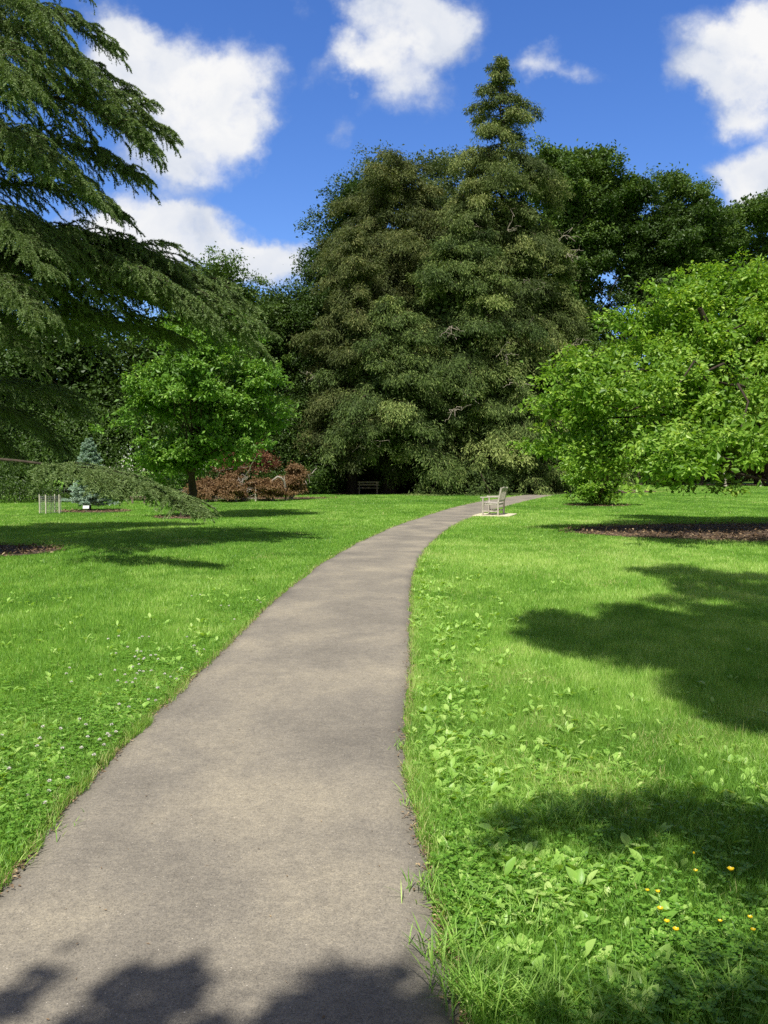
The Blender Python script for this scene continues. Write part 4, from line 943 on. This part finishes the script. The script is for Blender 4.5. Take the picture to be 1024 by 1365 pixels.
# ------------------------------------------------------------------ bench
def rotz(a): return np.array([[math.cos(a), -math.sin(a), 0], [math.sin(a), math.cos(a), 0], [0, 0, 1]])
def bench():
    # local: +x = towards the back, y = along the bench, seat faces -x
    gb = G(663, 688.5)
    root = empty('park_bench', (gb[0] - 0.02, gb[1] + 0.62, 0.045), 'weathered slatted wooden bench with armrests standing on a pale slab beside the path', 'bench', rz=math.radians(-17))
    Lb = 1.30; W = M['teak']
    def rot_y(a): return np.array([[math.cos(a), 0, math.sin(a)], [0, 1, 0], [-math.sin(a), 0, math.cos(a)]])
    tilt = math.radians(12)
    b = MeshBuf()
    for i in range(6): box(b, (-0.27 + i * 0.088, 0, 0.435 - 0.004 * i), (0.072, Lb, 0.022), rot_y(0.05), bev=.004)
    seat = b.build('seat', W, root)
    b = MeshBuf(); box(b, (-0.29, 0, 0.385), (0.03, Lb - .07, 0.075), bev=.004); box(b, (0.205, 0, 0.385), (0.03, Lb - .07, 0.075), bev=.004)
    for y in (-Lb / 2 + .03, 0, Lb / 2 - .03): box(b, (-0.04, y, 0.39), (0.46, 0.035, 0.06), bev=.004)
    b.build('seat_frame', W, root)
    b = MeshBuf(); MT = rot_y(tilt)
    bx = lambda z: 0.235 + (z - 0.44) * math.tan(tilt)
    for i in range(13):
        y = -Lb / 2 + 0.10 + i * (Lb - 0.20) / 12; zt = 0.90 + 0.035 * math.sin(math.pi * i / 12)
        box(b, (bx((0.50 + zt) / 2), y, (0.50 + zt) / 2), (0.018, 0.042, (zt - 0.50) / math.cos(tilt)), MT, bev=.003)
    box(b, (bx(0.50), 0, 0.50), (0.032, Lb - .06, 0.06), MT, bev=.004)
    for i in range(12):
        y = -Lb / 2 + 0.055 + (i + .5) * (Lb - 0.11) / 12; zt = 0.925 + 0.04 * math.sin(math.pi * (i + .5) / 12)
        box(b, (bx(zt), y, zt), (0.036, (Lb - 0.11) / 12 + .004, 0.075), MT, bev=0)
    b.build('backrest', W, root)
    for s in (-1, 1):
        y = s * (Lb / 2 - .005)
        b = MeshBuf(); box(b, (-0.31, y, 0.31), (0.06, 0.06, 0.62), bev=.006); b.build('leg', W, root)
        b = MeshBuf(); box(b, (0.235, y, 0.23), (0.065, 0.06, 0.46), bev=.006)
        box(b, (bx(0.71), y, 0.71), (0.06, 0.06, 0.56), MT, bev=.006); b.build('leg', W, root)
        b = MeshBuf(); box(b, (-0.06, y, 0.645), (0.62, 0.085, 0.035), rot_y(-0.03), bev=.01); box(b, (-0.375, y, 0.635), (0.06, 0.085, 0.05), rot_y(0.5), bev=.012); b.build('armrest', W, root)
        b = MeshBuf(); box(b, (-0.04, y, 0.14), (0.50, 0.032, 0.05), bev=.004); b.build('stretcher', W, root)
    b = MeshBuf(); box(b, (-0.04, 0, 0.14), (0.035, Lb - .04, 0.05), bev=.004); b.build('stretcher', W, root)
    # slab
    b = MeshBuf(); box(b, (0, 0, 0.01), (1.35, 1.75, 0.07), bev=.01)
    o = b.build('bench_slab', M['slab']); o.location = (gb[0] + .0, gb[1] + 0.62, 0); o.rotation_euler = (0, 0, math.radians(-17))
    tag(o, 'pale sandy slab under the slatted bench', 'slab')
    BEDS.append((gb[0], gb[1] + .62, .6, .8))
bench()

def plank_bench(px, Y, w, z, mat, lab, rz=0.0):
    p = P(px, 640, Y); root = empty('plank_bench', (p[0], Y, 0), lab, 'bench', rz=rz)
    b = MeshBuf(); 
    for i in range(3): box(b, (0, -0.15 + .15 * i, z), (w, .13, .05), bev=.006)
    b.build('seat', M[mat], root)
    b = MeshBuf()
    for k in range(2): box(b, (0, .24, z + .22 + .17 * k), (w, .035, .11), bev=.006)
    b.build('backrest', M[mat], root)
    for s in (-1, 1):
        b = MeshBuf(); box(b, (s * (w / 2 - .12), -.15, z / 2), (.09, .09, z), bev=.006); b.build('leg', M[mat], root)
        b = MeshBuf(); box(b, (s * (w / 2 - .12), .2, (z + .45) / 2), (.07, .07, z + .45), bev=.006); b.build('leg', M[mat], root)
plank_bench(491, 58.5, 1.45, .45, 'old_wood', 'plain wooden bench in the dark hollow under the conifers')
plank_bench(184, 42.5, .8, .34, 'old_wood', 'small grey wooden bench glimpsed beneath the low cedar bough', 0.3)

# ------------------------------------------------------------------ tree guard, fence, signs
def guard():
    g = G(68, 684.5); root = empty('tree_guard', g, 'round wire cage on pale stakes standing on the left lawn', 'tree guard')
    r = .40
    for a in (math.radians(200), math.radians(265), math.radians(340), math.radians(90)):
        b = MeshBuf(); box(b, (r * math.cos(a), r * math.sin(a), .36), (.035, .035, .74), bev=.004); b.build('stake', M['stake'], root)
    b = MeshBuf(); t = np.linspace(0, 2 * np.pi, 33)
    for z in np.linspace(.05, .66, 9): tube(b, np.stack([(r - .03) * np.cos(t), (r - .03) * np.sin(t), 0 * t + z], -1), .0025, 3)
    for a in t[:-1]: tube(b, [[(r - .03) * math.cos(a), (r - .03) * math.sin(a), .03], [(r - .03) * math.cos(a), (r - .03) * math.sin(a), .68]], .0025, 3)
    b.build('wire_mesh', M['steel'], root)
    s = empty('sapling', g, 'thin leafy sapling growing inside the wire cage', 'sapling')
    rng = np.random.default_rng(4); b = MeshBuf(); tube(b, [[0, 0, 0], [.02, 0, .5], [0, .02, 1.15]], [.014, .01, .004], 6); b.build('stem', M['bark'], s)
    b = MeshBuf(); n = 120; C = np.stack([rng.normal(0, .12, n), rng.normal(0, .12, n), rng.uniform(.3, 1.2, n)], -1); leaves(b, C, rand_dirs(n, rng), rand_dirs(n, rng) + (0, 0, 1), .08, .045, rng.random(n)); b.build('foliage', M['mid_leaf'], s)
guard()
def fence():
    Y = 47.0; x0, x1 = P(-60, 650, Y)[0], P(112, 650, Y)[0]
    root = empty('wire_fence', (x0, Y, 0), 'low wire fence with grey posts in the shade at far left', 'fence')
    k = 5
    for i in range(k):
        x = (x1 - x0) * i / (k - 1); b = MeshBuf(); tube(b, [[x, 0, 0], [x, 0, .75]], .03, 6); tube(b, [[x, 0, .75], [x, 0, .76]], [.03, .001], 6); b.build('post', M['steel'], root)
    b = MeshBuf()
    for z in np.linspace(.1, .7, 6): tube(b, [[0, 0, z], [x1 - x0, 0, z]], .004, 3)
    for x in np.arange(0, x1 - x0, .15): tube(b, [[x, 0, .1], [x, 0, .7]], .0025, 3)
    b.build('wire', M['steel'], root)
fence()
def plate(px, py, lab, name='plant_label', z=.28, w=.2, h=.13):
    g = G(px, py); root = empty(name, g, lab, 'sign'); b = MeshBuf(); tube(b, [[0, 0, 0], [0, 0, z]], .008, 6); b.build('stem', M['steel'], root)
    b = MeshBuf(); box(b, (0, -.015, z), (w, .008, h), np.array(Matrix.Rotation(-.35, 3, 'X')), bev=.002); b.build('plate', M['white_plate'], root)
plate(115, 683.5, 'small white label plate in front of the blue-green spruce', w=.24, h=.12, z=.22)
def hook():
    g = G(341, 668.5); root = empty('hanging_sign', g, 'pale post with a crossbar and small hanging plate before the russet maples', 'sign')
    b = MeshBuf(); box(b, (0, 0, .36), (.07, .07, .72), bev=.005); b.build('post', M['stake'], root)
    b = MeshBuf(); box(b, (.22, 0, .70), (.38, .035, .035), bev=.004); b.build('arm', M['stake'], root)
    b = MeshBuf(); box(b, (.36, 0, .52), (.2, .012, .2), bev=.002); tube(b, [[.30, 0, .62], [.30, 0, .69]], .004, 4); tube(b, [[.42, 0, .62], [.42, 0, .69]], .004, 4); b.build('plate', M['white_plate'], root)
hook()
def rock(px, py, s, seed, lab):
    rng = np.random.default_rng(seed); g = G(px, py); b = MeshBuf(); u = np.linspace(0, np.pi, 9); v = np.linspace(0, 2 * np.pi, 14, endpoint=False)
    U, Vv = np.meshgrid(u, v, indexing='ij'); r = s * (1 + .25 * (fbm(U * 1.5 + seed, np.sin(Vv) * 1.5, seed) - .5) * 2)
    X = np.stack([r * np.sin(U) * np.cos(Vv) * 1.3, r * np.sin(U) * np.sin(Vv), r * .55 * np.cos(U) + .05], -1); i = np.arange(U.size).reshape(U.shape); nx = np.roll(i, -1, 1)
    b.add(X.reshape(-1, 3), np.stack([i[:-1], i[1:], nx[1:], nx[:-1]], -1).reshape(-1, 4), None, 0, True)
    o = b.build('rock', M['rock']); o.location = g; tag(o, lab, 'rock')
rock(327, 668, .22, 3, 'pale rock at the foot of the largest russet maple')

# ------------------------------------------------------------------ shade tree over the camera (its shadow lies on path and lawn)
def shade_tree():
    bl = []
    def s(px, py, rx, ry, h):
        g = G(px, py); bl.append(((g[0] - SHX * h, g[1] - SHY * h, h), (rx, ry, 0.5)))
    [s(px_, py_, rx_, ry_, h_) for px_, py_, rx_, ry_, h_ in [(430, 1400, .22, .14, 6.5), (500, 1395, .18, .15, 6.4), (350, 1425, .2, .15, 6.6), (560, 1400, .12, .12, 6.7), (400, 1370, .1, .06, 6.5), (470, 1360, .14, .07, 6.6), (420, 1350, .12, .05, 6.6), (520, 1350, .10, .05, 6.6), (180, 1362, .17, .06, 6.6), (120, 1375, .12, .06, 6.6), (215, 1350, .08, .04, 6.6), (10, 1335, .10, .06, 6.6), (300, 1450, .3, .15, 6.6), (150, 1345, .06, .03, 6.5)]]
    s(700, 1112, .16, .14, 7.2); s(800, 1100, .36, .22, 7.0); s(900, 1090, .36, .25, 7.2); s(985, 1120, .35, .3, 7.2); s(1060, 1160, .5, .4, 7.0)
    s(1010, 1350, .32, .22, 6.8); s(870, 1400, .4, .2, 6.8)
    q = np.random.default_rng(44)
    for (px, py, rx, ry, k) in [(860, 850, 110, 26, 34), (950, 870, 90, 34, 34), (940, 822, 110, 26, 30), (760, 848, 40, 18, 9), (735, 825, 16, 5, 3), (980, 780, 70, 18, 22), (900, 762, 40, 7, 7), (980, 930, 60, 22, 14), (1010, 950, 30, 14, 6), (1090, 860, 80, 70, 34), (1110, 770, 90, 20, 20)]:
        for _ in range(int(k * 0.72)):
            a = q.uniform(0, 6.283); r = math.sqrt(q.random()); s(px + rx * r * math.cos(a), py + ry * r * math.sin(a), q.uniform(.22, .5), q.uniform(.3, .7), q.uniform(8.4, 9.6))
    B = [(c_, r_) for c_, r_ in bl]
    return B
B = shade_tree()
rs = np.random.default_rng(120)
root = empty('shade_tree', (7.5, -3.5, 0), 'tall tree overhead behind the viewer, seen only by its shadow on path and grass', 'tree')
buf = MeshBuf(); tb = MeshBuf(); tb_pts = limb(tb, (0, 0, 0), (-0.6, 0.3, 12), .38, .1, rs, .03, 0, 14, 12)
for c_, r_ in B:
    c_ = np.array(c_); r_ = np.array(r_); area = r_[0] * r_[1] * math.pi; n = int(area * 520) + 40
    d = rand_dirs(n, rs) * (rs.random(n) ** 0.42)[:, None] * 1.05; C = c_ + d * r_ - np.array([7.5, -3.5, 0])
    leaves(buf, C, rand_dirs(n, rs), rs.normal(size=(n, 3)) * .45 + SUN, rs.uniform(.08, .15, n), rs.uniform(.05, .09, n), rs.random(n))
    st = tb_pts[int(rs.integers(5, 12))]; limb(tb, st, c_ - (7.5, -3.5, 0), .025, .008, rs, .06, .03, 9, 5)
for k in range(14):     # the rest of its crown, behind the viewer
    a = rs.uniform(0, 6.28); rr = rs.uniform(1.5, 4.5); c_ = np.array([9 + rr * math.cos(a), -6.5 + rr * math.sin(a), rs.uniform(7.5, 12)]) - (7.5, -3.5, 0); n = 900
    leaves(buf, c_ + rs.normal(size=(n, 3)) * (.9, .9, .5), rand_dirs(n, rs), rs.normal(size=(n, 3)) * .5 + (0, 0, 1), rs.uniform(.07, .13, n), rs.uniform(.045, .08, n), rs.random(n))
    limb(tb, tb_pts[int(rs.integers(6, 13))], c_, .08, .02, rs, .06, .03, 9, 5)
buf.build('crown', M['mid_leaf'], root); tb.build('trunk', M['bark'], root)
